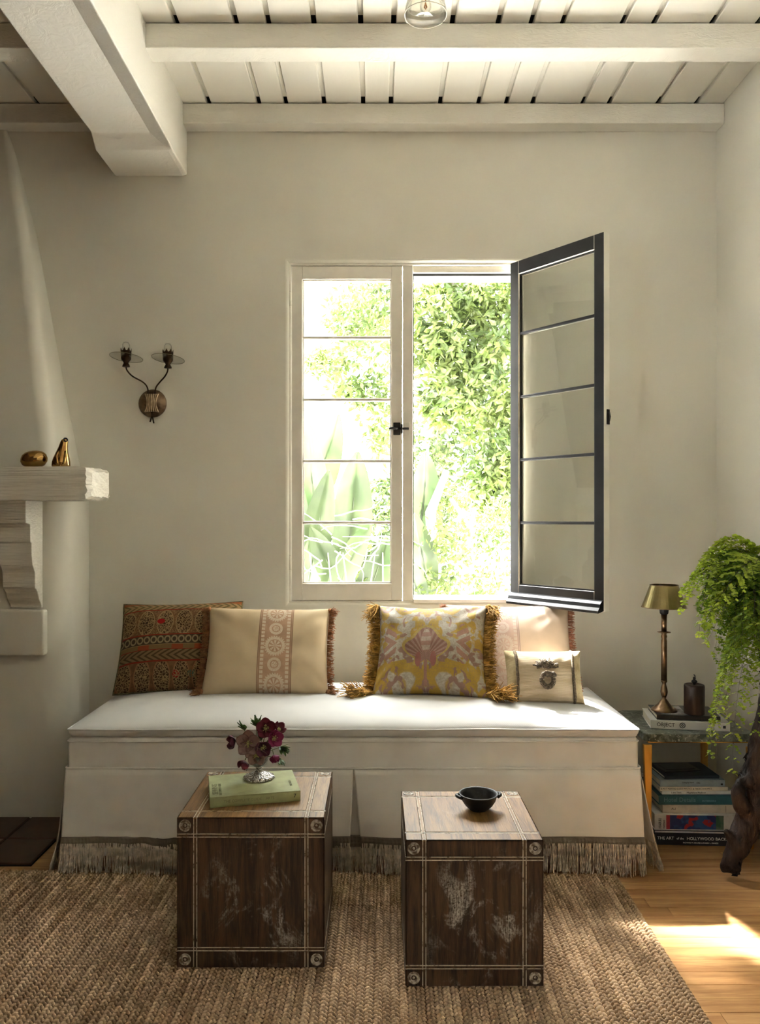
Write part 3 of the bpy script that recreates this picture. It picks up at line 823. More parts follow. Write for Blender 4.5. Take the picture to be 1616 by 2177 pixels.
# -- pattern 3 : yellow damask
t = Mat('yellow_damask', .7, 0, .35); x, y, z = t.xyz()
xm = (x + .012).abs()
def mv(m_, sx, sy, sz, ox):
    cb = t.nt.nodes.new('ShaderNodeCombineXYZ')
    t.nt.links.new((xm * sx + ox).s, cb.inputs[0]); t.nt.links.new((z * sz).s, cb.inputs[2])
    return cb.outputs[0]
nA = t.noise(11, 3, .5, mv(t, 1, 1, 1, 3.1), 1.2); nB = t.noise(14, 3, .55, mv(t, 1, 1, 1, 9.7), 1.5); nC = t.noise(60, 3)
c = t.mix(nC.step(.3, .7), (.40, .355, .28), (.50, .46, .385))
c = t.mix(nA.step(.47, .52), c, (.44, .285, .035)); c = t.mix(nB.step(.55, .60), c, (.29, .165, .135))
# central palmette
zc_ = z - .185
rr_ = (xm * xm * 1.0 + zc_ * zc_ * 1.15).sqrt(); an = xm.atan2(zc_ + .05)
lob = (an * 6.0).cos() * .012 + .072
pal = rr_.lt(lob)
ribs = ((an * 30).sin()).gt(.1)
c = t.mix(rr_.lt(lob + .012), c, (.48, .35, .09)); c = t.mix(pal, c, t.mix(ribs, (.27, .13, .105), (.38, .24, .20)))
core = (((xm / .020) * (xm / .020)) + (((zc_ - .02) / .05) * ((zc_ - .02) / .05))).lt(1.0)
c = t.mix(core, c, t.mix(((z * 170).sin()).gt(0), (.50, .40, .33), (.38, .22, .18)))
base_ = (((xm - .03) / .012) * ((xm - .03) / .012) + ((zc_ + .055) / .03) * ((zc_ + .055) / .03)).lt(1.0)
c = t.mix(base_, c, (.34, .12, .10))
stem = xm.lt(.006) * zc_.band(-.15, -.06); c = t.mix(stem, c, (.36, .18, .14))
# side fronds
fx = xm - .145; fz = z - .20
fr_ = (fx * fx * 5 + fz * fz * .55).sqrt(); c = t.mix(fr_.lt(.062) * ((fz.abs() * 160 - fx * 120).sin()).gt(-.3), c, (.37, .20, .15))
c = t.mix(t.noise(170, 3).step(.3, .7) * .4, c, (.22, .16, .09)); t.col(c); t.bump(t.noise(500, 2) * .4 + nA + pal * .6, .5, .002); m_p3 = t.m
m_gold = plain('gold_fringe', (.46, .255, .05), .85, var=.4, vs=50)
W3, H3 = .455, .40
p3, _ = pillow('throw_pillow', 'yellow and mauve damask pillow with gold fringe and corner tassels', W3, H3, .17, m_p3, .205, 3.06, 33, -9, -1, pinch=.085, seed=31, wr=.013)
side_fringe(W3, H3, .085, m_gold, p3, length=.044, n=900, r=.0017)
for sg in (-1, 1):
    tassel(m_gold, p3, (sg * (W3 / 2 + .01), -.015, .012), (sg * .9, -.75, -.25), .085, 170, .0023, rr=.022)
    tassel(m_gold, p3, (sg * (W3 / 2 + .005), -.01, H3 - .012), (sg * .45, -.3, -.8), .06, 90, .002, rr=.014)
# -- small pillow with braid bands and a corded ornament
W5, H5 = .295, .205
t = Mat('buff_weave', .9, 0, .2); x, y, z = t.xyz()
c = t.mix(t.noise(9, 3, .5, t.map((1, 1, 6))).step(.35, .65), (.50, .39, .245), (.62, .51, .36))
c = t.mix(x.abs().gt(.108), c, t.mix(t.noise(35, 3).step(.3, .7), (.34, .27, .14), (.47, .38, .22)))
t.col(c); t.bump((z * 1500).sin() * .5 + t.noise(40, 3), .4, .0012); m_p5 = t.m
m_bandp = plain('brown_braid', (.13, .095, .055), .9, var=.4, vs=200, bump=.8, bs=700)
p5, c5 = pillow('throw_pillow', 'small buff pillow with brown braid bands and a corded tassel ornament', W5, H5, .11, m_p5, .640, 2.985, 24, -2, 0, pinch=.05, seed=44)
def face_y(X_, Z_, w, h, t_):      # front surface depth of the small pillow, without the wrinkles
    a, b = X_ / (w / 2), Z_ / (h / 2) - 1
    q = (max(0, 1 - a * a) * max(0, 1 - b * b)) ** .5; q2 = (max(0, 1 - abs(a) ** 3.5) * max(0, 1 - abs(b) ** 3.5)) ** .6
    return -t_ / 2 * (.55 * q2 + .45 * q)
for sg in (-1, 1):
    pts = [(sg * .108 * (1 - .03 * (1 - (2 * k / 20 - 1) ** 2)), face_y(sg * .108, H5 * k / 20, W5, H5, .11) - .004, .004 + (H5 - .008) * k / 20) for k in range(21)]
    MB().tube(pts, .0058, 6, jit=.35).build('braid_band', m_bandp, p5, smooth=True)
random.seed(3)
orn = MB()
for k in range(46):                    # domed cap of looped cords
    a = -1.5 + 3.0 * k / 45
    q = [];  r0 = random.uniform(.022, .044)
    for i in range(7):
        s_ = i / 6
        xx = math.sin(a) * (.008 + r0 * s_) + .006 * math.sin(i * 2.1 + k) * .5; zz = .122 + math.cos(a) * (.004 + r0 * s_ * .85) + .004 * math.sin(k + i)
        q.append((xx, face_y(xx, zz, W5, H5, .11) - .010 - .010 * math.sin(PI * s_) - random.uniform(0, .003), zz))
    orn.tube(q, .0022, 5, jit=.2)
for k in range(34):                    # curled ring below it
    a = 2 * PI * k / 34; q = []
    for i in range(6):
        s_ = i / 5 * 2 * PI * .8
        R_ = .022 + .0075 * math.cos(s_); xx = R_ * math.cos(a) + .003; zz = .078 + R_ * 1.15 * math.sin(a)
        q.append((xx, face_y(xx, zz, W5, H5, .11) - .009 - .006 * math.sin(s_), zz))
    orn.tube(q, .0021, 5, jit=.2)
for k in range(16):
    xx0 = random.uniform(-.016, .024); zz0 = random.uniform(.098, .112)
    orn.tube([(xx0, face_y(xx0, zz0, W5, H5, .11) - .006, zz0), (xx0 + .006, face_y(xx0, zz0, W5, H5, .11) - .014, zz0 - .004), (xx0 + .013, face_y(xx0, zz0, W5, H5, .11) - .007, zz0 - .010)], .0023, 5)
orn.build('corded_ornament', plain('umber_cord', (.135, .10, .065), .9, var=.6, vs=120), p5, smooth=True)

# ================================================================== WOODEN CUBES
m_cubeF = wood('dark_stained_oak', (.020, .0095, .0045), (.105, .052, .022), 'z', 1.7, .5, .7, 31.0, .25, 1.0, (.50, .46, .40), .50, (.02, .17, .15, .19))
m_cubeT = wood('worn_oak_top', (.10, .045, .012), (.31, .165, .052), 'y', 1.3, .42, .5, 31.0, .2, .45, (.60, .55, .46), .56, (-.03, -.02, .08, .05))
m_cubeS = wood('dark_stained_oak_side', (.030, .015, .006), (.13, .07, .028), 'z', 1.5, .45, .5, 31.0, .25, .25, (.48, .45, .40), .6)
t = Mat('limed_inlay', .7); k = t.noise(60, 4, .7).step(.28, .52)
t.col(t.mix(k, (.075, .042, .02), (.56, .49, .38))); t.bump(t.noise(200, 3), .5, .001); m_lime = t.m
m_plug = Mat('worn_plug', .55); k = m_plug.noise(90, 3).step(.35, .65); m_plug.col(m_plug.mix(k, (.13, .085, .05), (.50, .45, .37))); m_plug = m_plug.m
def cube(label, x0, x1, d0, d1, z1, seed):
    z0 = .0135; w, dp, h = x1 - x0, d1 - d0, z1 - z0
    o = thing('wooden_cube', label, 'side table', (x0 + w / 2, Y(d0) + dp / 2, z0), (0, 0, 0), 'wooden cube side tables')
    b = .044; g = .0115; th = .004       # border width, inlay width, panel thickness
    MB().box(-w / 2 + th, w / 2 - th, -dp / 2 + th, dp / 2 - th, th, h - th).build('core', m_cubeS, o)
    faces = [('front', Matrix.Translation((0, -dp / 2, 0)) @ Matrix.Rotation(PI / 2, 4, 'X'), w, h, m_cubeF),
             ('back', Matrix.Translation((0, dp / 2, 0)) @ Matrix.Rotation(PI, 4, 'Z') @ Matrix.Rotation(PI / 2, 4, 'X'), w, h, m_cubeF),
             ('right', Matrix.Translation((w / 2, 0, 0)) @ Matrix.Rotation(PI / 2, 4, 'Z') @ Matrix.Rotation(PI / 2, 4, 'X'), dp, h, m_cubeS),
             ('left', Matrix.Translation((-w / 2, 0, 0)) @ Matrix.Rotation(-PI / 2, 4, 'Z') @ Matrix.Rotation(PI / 2, 4, 'X'), dp, h, m_cubeS),
             ('top', Matrix.Translation((0, -dp / 2, h)), w, dp, m_cubeT)]
    for nm, mt, fw, fh, fm in faces:
        # face plane coordinates: a in [-fw/2, fw/2], c in [0, fh], outward +z
        A = [-fw / 2, -fw / 2 + b, -fw / 2 + b + g, fw / 2 - b - g, fw / 2 - b, fw / 2]; Cc = [0, b, b + g, fh - b - g, fh - b, fh]
        ep = .0006
        for i, (a0, a1) in enumerate(((A[0], A[1]), (A[2], A[3]), (A[4], A[5]))):
            for j, (c0, c1) in enumerate(((Cc[0], Cc[1]), (Cc[2], Cc[3]), (Cc[4], Cc[5]))):
                pn = 'panel' if (i == 1 and j == 1) else ('corner_block' if i != 1 and j != 1 else 'rail')
                e0 = ep if i == 0 else 0
                MB().box(a0 + (0 if i else .0), a1, c0, c1, -th, 0, mt=mt).build(pn, fm, o, bevel=.0012, seg=1)
                if pn == 'corner_block' and nm in ('front', 'top', 'right'):
                    ca = a0 + (a1 - a0) / 2; ccc = c0 + (c1 - c0) / 2; q = .0165
                    ring_ = [(q * .40, -.001), (q * .40, .0005), (q * .55, .0016), (q * .62, .0004), (q * .80, .0004), (q * .86, .0018), (q, .0014), (q, -.001)]
                    if nm == 'front' or j == 2 and nm == 'top':
                        MB().lathe([(0, .0012)] + ring_, 24, mt @ Vector((ca, ccc, 0)), mt.to_3x3()).build('plug', m_plug, o, smooth=False)
        for a0, a1 in ((A[1], A[2]), (A[3], A[4])):
            mb = MB(); q = (a1 - a0) * .24
            mb.box(a0 + .0006, a0 + q, 0, fh, -th, -.0006, mt=mt); mb.box(a1 - q, a1 - .0006, 0, fh, -th, -.0006, mt=mt)
            mb.build('inlay_line', m_lime, o)
            MB().box(a0 + q, a1 - q, 0, fh, -th, -.0010, mt=mt).build('inlay_strip', m_cubeS if nm != 'top' else m_cubeT, o)
        for c0, c1 in ((Cc[1], Cc[2]), (Cc[3], Cc[4])):
            mb = MB(); q = (c1 - c0) * .24
            mb.box(-fw / 2, fw / 2, c0 + .0006, c0 + q, -th, -.0004, mt=mt); mb.box(-fw / 2, fw / 2, c1 - q, c1 - .0006, -th, -.0004, mt=mt)
            mb.build('inlay_line', m_lime, o)
            MB().box(-fw / 2, fw / 2, c0 + q, c1 - q, -th, -.0008, mt=mt).build('inlay_strip', m_cubeS if nm != 'top' else m_cubeT, o)
    return o
cube('distressed wooden cube table carrying the green book and flower vase', -.547, -.142, 2.169, 2.564, .425, 1)
cube('distressed wooden cube table carrying the small black bowl', .077, .441, 2.082, 2.456, .3987, 2)

# ================================================================== BOOKS
def book(name, label, w, d, h, cover, loc, rz, group=None, spine='front', pages=True, label_cat='book'):
    """w along x (spine length), d deep, h thick; spine towards -y"""
    o = thing(name, label, label_cat, loc, (0, 0, rz), group)
    bt = min(.003, h * .16)
    MB().box(-w / 2, w / 2, -d / 2, d / 2, 0, bt).box(-w / 2, w / 2, -d / 2, d / 2, h - bt, h).box(-w / 2, w / 2, -d / 2, -d / 2 + bt, bt, h - bt).build('cover', cover, o, bevel=.0008, seg=1)
    if pages: MB().box(-w / 2 + .003, w / 2 - .003, -d / 2 + bt, d / 2 - .003, bt, h - bt).build('pages', m_paper, o)
    return o
def clothcov(name, c, var=.12): return plain(name, c, .65, var=var, vs=25, bump=.12, bs=500)
m_green = clothcov('sage_green_cover', (.30, .31, .145))
m_gink = plain('faded_green_ink', (.17, .17, .08), .8)
g = book('book', 'sage green hardcover book under the flower vase', .258, .196, .030, m_green, (-.368, Y(2.362), .4256), math.radians(13.2))
lettering('THE COMPLETE GUIDE', .011, m_gink, g, (-.098, -.085, .0302), (0, 0, PI / 2), .9)
lettering('SEWING', .024, m_gink, g, (-.112, -.075, .0302), (0, 0, PI / 2), 1.0)
lettering('PICTURED', .010, m_gink, g, (.108, -.05, .0302), (0, 0, PI / 2), 1.0)
lettering('THE COMPLETE GUIDE    ARTS', .011, m_gink, g, (-.09, -.0982, .015), sx=.95)
lettering('7', .016, m_ink, g, (.108, -.0982, .016), sx=1.1)
# stack on the floor below the stone table
SXc = 1.205
stack = [  # label, w, d, h, colour, x offset, depth of spine plane, rotation
    ('black hardcover with white title, lowest in the stack below the stone table', .330, .24, .056, (.010, .010, .016), 1.212, 3.008, -3),
    ('thick book with red and blue painted spine and white end panel', .312, .24, .062, (.62, .60, .56), 1.205, 3.012, -2),
    ('cream paperback between the painted spine book and the teal book', .285, .22, .033, (.56, .49, .41), 1.222, 3.022, -1),
    ('teal hardcover book in the middle of the floor stack', .285, .22, .036, (.030, .115, .145), 1.205, 3.020, 0),
    ('thin white paperback resting on the teal book', .275, .20, .014, (.66, .65, .64), 1.215, 3.030, 0),
    ('thin ivory paperback with capital lettering under the pale blue book', .262, .20, .015, (.63, .57, .47), 1.200, 3.030, 0),
    ('pale blue grey book near the top of the floor stack', .250, .20, .026, (.23, .29, .33), 1.196, 3.032, 0),
    ('dark navy book lying on top of the floor stack', .215, .17, .012, (.018, .028, .042), 1.196, 3.045, 2)]
zt = .001; B = []
for lab, w, d, h, cc, xo, ds, rz in stack:
    o = book('book', lab, w, d, h - .0006, clothcov('book_cover_' + lab.split(' ')[0] + str(len(B)), cc), (xo + .018, Y(ds) + d / 2, zt), math.radians(rz), 'books stacked below the stone table')
    B.append((o, w, d, h)); zt += h
def sp(i, text, size, m, x, zf, sx=1.0):
    o, w, d, h = B[i]; return lettering(text, size, m, o, (-w / 2 + x, -d / 2 - .0003, h * zf), sx=sx)
sp(0, 'THE ART', .0160, m_white_ink, .014, .46, .98); sp(0, 'of the', .0120, m_white_ink, .086, .46, .95); sp(0, 'HOLLYWOOD BACKDROP', .0160, m_white_ink, .124, .46, .98)
sp(0, 'RICHARD M. ISACKES & KAREN L. MANESS', .0070, m_white_ink, .110, .18, 1.0)
MB().box(-.16, .155, -.1204, -.1198, .0475, .0535).build('spine_stripe', plain('pale_lilac', (.55, .53, .56), .6), B[0][0])
t = Mat('painted_spine_art', .5); n1 = t.noise(22, 2, .5); n2 = t.noise(30, 2, .5, t.map((1, 1, 1), (4, 2, 9)))
x, y, z = t.xyz()
c = t.mix(n1.step(.45, .55), (.012, .020, .11), (.02, .07, .20)); c = t.mix(n2.step(.54, .58), c, (.36, .015, .02)); c = t.mix(x.gt(.075), c, t.mix(n1.step(.5, .6), (.03, .10, .05), (.09, .14, .10)))
c = t.mix(x.band(-.112, -.098), c, (.34, .02, .04)); t.col(c)
MB().box(-.112, .104, -.1206, -.1199, .004, .0575).build('spine_picture', t.m, B[1][0])
lettering('HARIRI', .016, m_ink, B[1][0], (-.135, -.1204, .006), (PI / 2, -PI / 2, 0), .8)
lettering('PAINTINGS', .008, m_ink, B[1][0], (-.120, -.1204, .006), (PI / 2, -PI / 2, 0), .8)
sp(2, 'ALI', .012, m_ink, .034, .5); MB().box(.098, .0990, -.1104, -.1099, .003, .029).build('spine_line', m_ink, B[2][0])
m_tl = plain('pale_teal_ink', (.16, .33, .42), .6)
sp(3, 'Hotel Details', .024, plain('faded_teal_ink', (.12, .24, .30), .6), .018, .52, .95); sp(3, 'INTERIORS', .010, m_tl, .165, .4, 1.1)
sp(4, 'Luke Stein', .0085, m_ink, .035, .5, 1.1); sp(4, 'Magdalena Madison', .0085, m_ink, .095, .5, 1.1)
sp(5, 'A POT MAKING GUEST MYSTICS & THE ECONOMICS', .0085, m_ink, .004, .5, .98)
sp(6, 'Living by Hand', .0075, m_ink, .085, .62); sp(6, 'Alba', .0075, m_ink, .140, .58); MB().box(.108, .116, -.1006, -.0999, .006, .013).build('publisher_mark', m_ink, B[6][0])
tag(MB().box(-.075, .075, -.05, .05, 0, .006).box(-.06, .06, -.035, .035, .006, .0085).build('dark_notebook', plain('black_leather', (.010, .010, .012), .4), bevel=.002), 'small black notebook on top of the floor book stack', 'notebook')
bpy.data.objects['dark_notebook'].location = (1.19, Y(3.135), zt + .0002); bpy.data.objects['dark_notebook'].rotation_euler = (0, 0, .15)

# ================================================================== STONE SIDE TABLE
t = Mat('green_speckled_stone', .28); a = t.noise(60, 4, .7); b_ = t.noise(22, 5, .65, None, 1.5); v_ = t.voro(120)
c = t.mix(b_.step(.35, .65), (.045, .065, .050), (.20, .23, .19)); c = t.mix(a.step(.58, .66), c, (.45, .47, .42)); c = t.mix(v_.lt(.16), c, (.02, .025, .02))
t.col(c); m_stone = t.m
TZ = .4195
st = thing('stone_side_table', 'low side table with speckled green stone top and brass legs', 'side table', (1.245, Y(3.215), 0))
so = st.location
random.seed(8)
poly = []
cor = [(1.030, 3.028), (1.455, 3.028), (1.468, 3.41), (1.035, 3.41)]
for i in range(4):
    a0, b0 = cor[i], cor[(i + 1) % 4]
    for k in range(9):
        f = (k + .5) / 9; poly.append((a0[0] + (b0[0] - a0[0]) * f + random.uniform(-.0012, .0012), Y(a0[1] + (b0[1] - a0[1]) * f + random.uniform(-.0012, .0012))))
MB().prism(poly, 'z', TZ - .030, TZ).build('table_top', m_stone, st, off=so, bevel=.003)
MB().box(1.05, 1.44, Y(3.05), Y(3.39), TZ - .040, TZ - .030).build('under_frame', m_brass, st, off=so)
m_leg = Mat('aged_brass_leg', .30, .85); k = m_leg.noise(14, 4, .6, m_leg.map((1, 1, .4))); m_leg.col(m_leg.mix(k.step(.35, .65), (.52, .26, .045), (.72, .40, .09))); m_leg = m_leg.m
for (lx, ld, tx) in ((1.036, 3.020, .004), (1.415, 2.985, .0), (1.065, 3.385, .0), (1.405, 3.385, .0)):
    w2 = .0165
    mb = MB(); top = TZ - .036 if ld > 3.0 and ld < 3.03 else TZ - .036
    vs = []
    for zz, k, sh in ((top, 1.0, 0.0), (0.0, .55, tx)):
        for a_, b2 in ((-1, -1), (1, -1), (1, 1), (-1, 1)): vs.append((lx + sh + a_ * w2 * k, Y(ld) + b2 * .009, zz))
    mb.add(vs, [(0, 1, 2, 3), (7, 6, 5, 4), (0, 4, 5, 1), (1, 5, 6, 2), (2, 6, 7, 3), (3, 7, 4, 0)])
    mb.build('leg', m_leg, st, off=so, bevel=.003)
wb = book('book', 'large white art book under the lamp and candle', .296, .20, .033, plain('white_jacket', (.74, .73, .70), .35, var=.04), (1.243, Y(3.187), TZ + .0002), math.radians(-9.5))
lettering('OBJECT', .021, m_ink, wb, (-.125, -.1004, .0165), sx=.95)
MB().tube([(-.028 + .0095 * math.cos(2 * PI * k / 20), -.1003, .0165 + .0095 * math.sin(2 * PI * k / 20)) for k in range(20)], .0016, 5, closed=True).tube([(-.028 + .0035 * math.cos(2 * PI * k / 12), -.1003, .0165 + .0035 * math.sin(2 * PI * k / 12)) for k in range(12)], .0015, 5, closed=True).build('ring_mark', m_ink, wb)
MB().box(.122, .132, -.1006, -.0998, .011, .021).build('publisher_mark', m_ink, wb)
bb = book('book', 'black book with a grey photograph on its cover beneath the lamp base', .240, .172, .019, plain('black_jacket', (.012, .012, .013), .3), (1.238, Y(3.187), TZ + .0336), math.radians(-8))
MB().box(-.10, .0, -.07, .075, .0188, .0192).build('cover_photograph', plain('grey_photograph', (.34, .34, .36), .5, var=.6, vs=25), bb)
ZT2 = TZ + .0336 + .0190

# ---- lamp
lx, ly = 1.161, Y(3.187)
m_ab = Mat('antique_brass', .33, 1.0); k = m_ab.noise(30, 4); m_ab.col(m_ab.mix(k.step(.3, .7), (.20, .125, .07), (.32, .22, .13))); m_ab = m_ab.m
m_shade = Mat('brass_shade', .36, 1.0); k = m_shade.noise(9, 4); m_shade.col(m_shade.mix(k.step(.3, .7), (.23, .18, .075), (.34, .275, .125))); m_shade = m_shade.m
lamp = thing('table_lamp', 'slim brass candlestick lamp with tapered brass shade', 'lamp', (lx, ly, ZT2 + .0004))
zof = lambda py: (CAMH - (py - VY) * 3.187 / FPX) - ZT2
k_ = 3.187 / FPX
MB().lathe([(0, 0), (.050, 0), (.0505, .004), (.046, .009), (.036, .014), (.034, .018), (.024, .026), (.016, .038), (.010, .046), (.0075, .050), (.010, .053)], 32).build('base', m_ab, lamp, smooth=True)
MB().lathe([(.008, .052), (.0125, .064), (.0145, .076), (.0125, .090), (.008, .104), (.0075, .110), (.012, .116), (.0125, .121)], 12).build('baluster', m_ab, lamp, smooth=True)
MB().lathe([(.0115, .119), (.0115, zof(1362)), (.0095, zof(1358)), (.0125, zof(1353)), (.0095, zof(1348)), (.012, zof(1345.5))], 16, flute=.05, nfl=8).build('column', m_ab, lamp, smooth=True)
MB().lathe([(.010, zof(1346)), (.0255, zof(1344.6)), (.026, zof(1343.4)), (.010, zof(1342))], 28).build('drip_disc', m_ab, lamp, smooth=True)
MB().lathe([(.0105, zof(1343)), (.0115, zof(1307))], 16).build('candle_sleeve', m_ab, lamp, smooth=True)
MB().lathe([(.011, zof(1307)), (.0165, zof(1304)), (.0185, zof(1292)), (.0185, zof(1284))], 20).build('socket', m_ink, lamp, smooth=True)
sb, stp = zof(1291), zof(1244)
MB().lathe([(.087, sb), (.0545, stp), (.0535, stp + .001), (.0525, stp), (.0858, sb + .0005)], 48).build('shade', m_shade, lamp, smooth=False)
for r_, zz in ((.0870, sb), (.0545, stp)):
    MB().tube([(r_ * math.cos(2 * PI * i / 48), r_ * math.sin(2 * PI * i / 48), zz) for i in range(48)], .0016, 6, closed=True).build('shade_rim', m_ab, lamp, smooth=True)
MB().tube([(-.0535, 0, stp - .004), (.0535, 0, stp - .004)], .0015, 6).tube([(0, -.0535, stp - .004), (0, .0535, stp - .004)], .0015, 6).tube([(0, 0, zof(1284)), (0, 0, stp - .004)], .004, 8).build('shade_carrier', m_ab, lamp, smooth=True)
# ---- candle
cd = thing('pillar_candle', 'dark brown pillar candle with twisted finial on the black book', 'candle', (1.262, Y(3.135), ZT2 + .0004))
m_wax = plain('brown_wax', (.035, .017, .010), .42, var=.25, vs=14)
MB().lathe([(0, 0), (.0375, 0), (.039, .003), (.039, .110), (.0375, .115), (.034, .1165), (.030, .1145), (0, .1135)], 36).build('wax', m_wax, cd, smooth=True)
MB().lathe([(0, .1135), (.006, .116), (.005, .120), (.010, .124), (.0115, .128), (.008, .133), (.004, .136), (.006, .140), (.005, .144), (0, .146)], 14).tube([(0, 0, .144), (.004, 0, .148), (.001, 0, .152), (-.002, .001, .1545)], .002, 6).build('finial', m_ink, cd, smooth=True)

# ================================================================== BOWL
bw = thing('black_bowl', 'small black cast iron bowl with two lug handles', 'bowl', (.298, Y(2.30), .3989), (0, 0, .12))
m_cast = plain('black_cast_iron', (.014, .013, .012), .5, .1, var=.2, bump=.25, bs=160)
MB().lathe([(0, .0), (.024, .0), (.027, .002), (.040, .014), (.049, .028), (.0525, .040), (.056, .0445), (.0575, .047), (.056, .0485), (.052, .0475), (.048, .040), (.043, .028), (.034, .014), (.02, .007), (0, .0055)], 48).build('vessel', m_cast, bw, smooth=True)
for sg in (-1, 1):
    pts = [(sg * (.053 + .012 * math.sin(PI * k / 8)), -.018 + .036 * k / 8, .041 + .002 * math.sin(PI * k / 8)) for k in range(9)]
    MB().tube(pts, .0048, 8).build('handle', m_cast, bw, smooth=True)

# ================================================================== VASE + HELLEBORES
VC = Vector((-.357, Y(2.405), .4558))
m_cutg = Mat('pressed_glass', .12); m_cutg.col((.86, .86, .86)); m_cutg.b.inputs['Transmission Weight'].default_value = .75; m_cutg.b.inputs['IOR'].default_value = 1.35
m_cutg.bump(m_cutg.voro(160), .6, .002); m_cutg = m_cutg.m
t = Mat('silvered_glass', .2, .55); k = t.voro(210, 'F1').step(.25, .55); t.col(t.mix(k, (.93, .92, .91), (.30, .26, .23))); t.bump(t.voro(210), .7, .003); m_merc = t.m
vs_ = thing('footed_vase', 'small footed pressed-glass vase with silvered scalloped foot on the green book', 'vase', VC)
MB().lathe([(0, 0), (.044, 0), (.0465, .003), (.045, .007), (.036, .011), (.024, .015), (.012, .020)], 40, flute=.045, nfl=14).build('foot', m_merc, vs_, smooth=True)
MB().lathe([(.011, .019), (.0085, .026), (.009, .033), (.014, .037)], 20, flute=.06, nfl=8).build('stem', m_merc, vs_, smooth=True)
MB().lathe([(.011, .035), (.021, .042), (.026, .055), (.0285, .070), (.0265, .0705), (.024, .056), (.019, .044), (.0, .0405)], 32, flute=.03, nfl=12).build('cup', m_cutg, vs_, smooth=True)
def petalmat(name, a, b): return leafmat(name, a, b, .25, .55, 40)
pm = {'burgundy': petalmat('burgundy_petal', (.060, .004, .012), (.14, .012, .028)), 'mauve': petalmat('mauve_petal', (.20, .105, .10), (.30, .185, .165)),
      'magenta': petalmat('magenta_petal', (.15, .006, .05), (.24, .02, .085)), 'plum': petalmat('plum_petal', (.045, .008, .022), (.10, .020, .045))}
m_stam = plain('yellow_stamen', (.50, .45, .16), .7, var=.3, vs=200)
m_stemg = plain('flower_stem', (.10, .13, .035), .6)
m_lf = leafmat('hellebore_leaf', (.035, .075, .018), (.10, .16, .04), .3, .45, 40)
def petal_mesh(m, L, Wd, cup):
    def fn(u, v):
        a = (u - .5) * 2; wv = Wd * (math.sin(PI * min(1, v * .92 + .06)) ** .75) * (1 - .15 * v)
        r_ = L * v; return (a * wv, r_ * math.cos(cup * v), r_ * math.sin(cup * v) * .9 + .22 * Wd * a * a * (1 - v * .4))
    mb = MB(); mb.grid(fn, 7, 8); return mb.mesh('petal', m, True, fix=False)
def bloom(label, px, py, dd, aim, size, m, cup, np_=5, droop=False):
    pos = P(px, py, 2.405 + dd)
    o = thing('hellebore_flower', label, 'flower', pos, Vector(aim).to_track_quat('Z', 'Y').to_euler(), 'hellebores in the glass vase')
    for k in range(np_):
        pe = put('petal', petal_mesh(m, size, size * .52, cup + random.uniform(-.1, .1)), o); pe.rotation_euler = (0, 0, 2 * PI * k / np_ + random.uniform(-.1, .1)); pe.location = (0, 0, .0007 * k)
        sd = pe.modifiers.new('thick', 'SOLIDIFY'); sd.thickness = .0007
    mb = MB()
    for k in range(34):
        a = random.random() * 2 * PI; s_ = random.random() * size * .30
        tip = (s_ * math.cos(a), s_ * math.sin(a), size * random.uniform(.20, .36)); mb.tube([(tip[0] * .2, tip[1] * .2, .001), tip], .0005, 4); mb.lathe([(0, -.0012), (.0013, 0), (0, .0012)], 5, tip)
    mb.build('stamens', m_stam, o)
    # stem in world space, back to the vase mouth
    inv = (Matrix.Translation(pos) @ Vector(aim).to_track_quat('Z', 'Y').to_matrix().to_4x4()).inverted()
    back = pos - Vector(aim).normalized() * .02
    e = VC + Vector((random.uniform(-.012, .012), random.uniform(-.012, .012), .055))
    mid = (back + e) / 2 + Vector((0, .0, .012))
    MB().tube([inv @ q for q in (pos - Vector(aim).normalized() * .001, back, mid, e)], .0014, 6).build('stem', m_stemg, o, smooth=True)
    return o
random.seed(12)
bloom('dusty mauve hellebore bloom facing front with yellow stamens', 529, 1580, -.030, (-.05, -1, .25), .041, pm['mauve'], .35)
bloom('dusty mauve hellebore bloom lying low over the vase rim', 545, 1602, -.026, (.1, -.8, -.35), .036, pm['mauve'], .45)
bloom('burgundy hellebore bloom at the top of the bouquet', 565, 1550, -.012, (.15, -.9, .45), .036, pm['burgundy'], .55)
bloom('magenta hellebore bloom on the right with bright yellow stamens', 582, 1569, -.022, (.55, -1, .1), .031, pm['magenta'], .6)
bloom('plum hellebore bloom nodding on the far left', 501, 1577, -.005, (-1, -.5, .0), .030, pm['plum'], .9)
bloom('dark burgundy hellebore hanging below left of the bouquet', 521, 1617, -.022, (-.35, -.3, -1), .029, pm['burgundy'], 1.05)
bloom('magenta bud hanging below right of the bouquet', 582, 1605, -.020, (.3, -.3, -1), .024, pm['magenta'], 1.2)
bloom('plum hellebore bloom in the dark centre of the bouquet', 559, 1588, -.034, (.2, -1, -.1), .031, pm['plum'], .7)
bloom('small burgundy bloom at the back right of the bouquet', 590, 1552, .012, (.6, -.3, .6), .027, pm['burgundy'], .8)
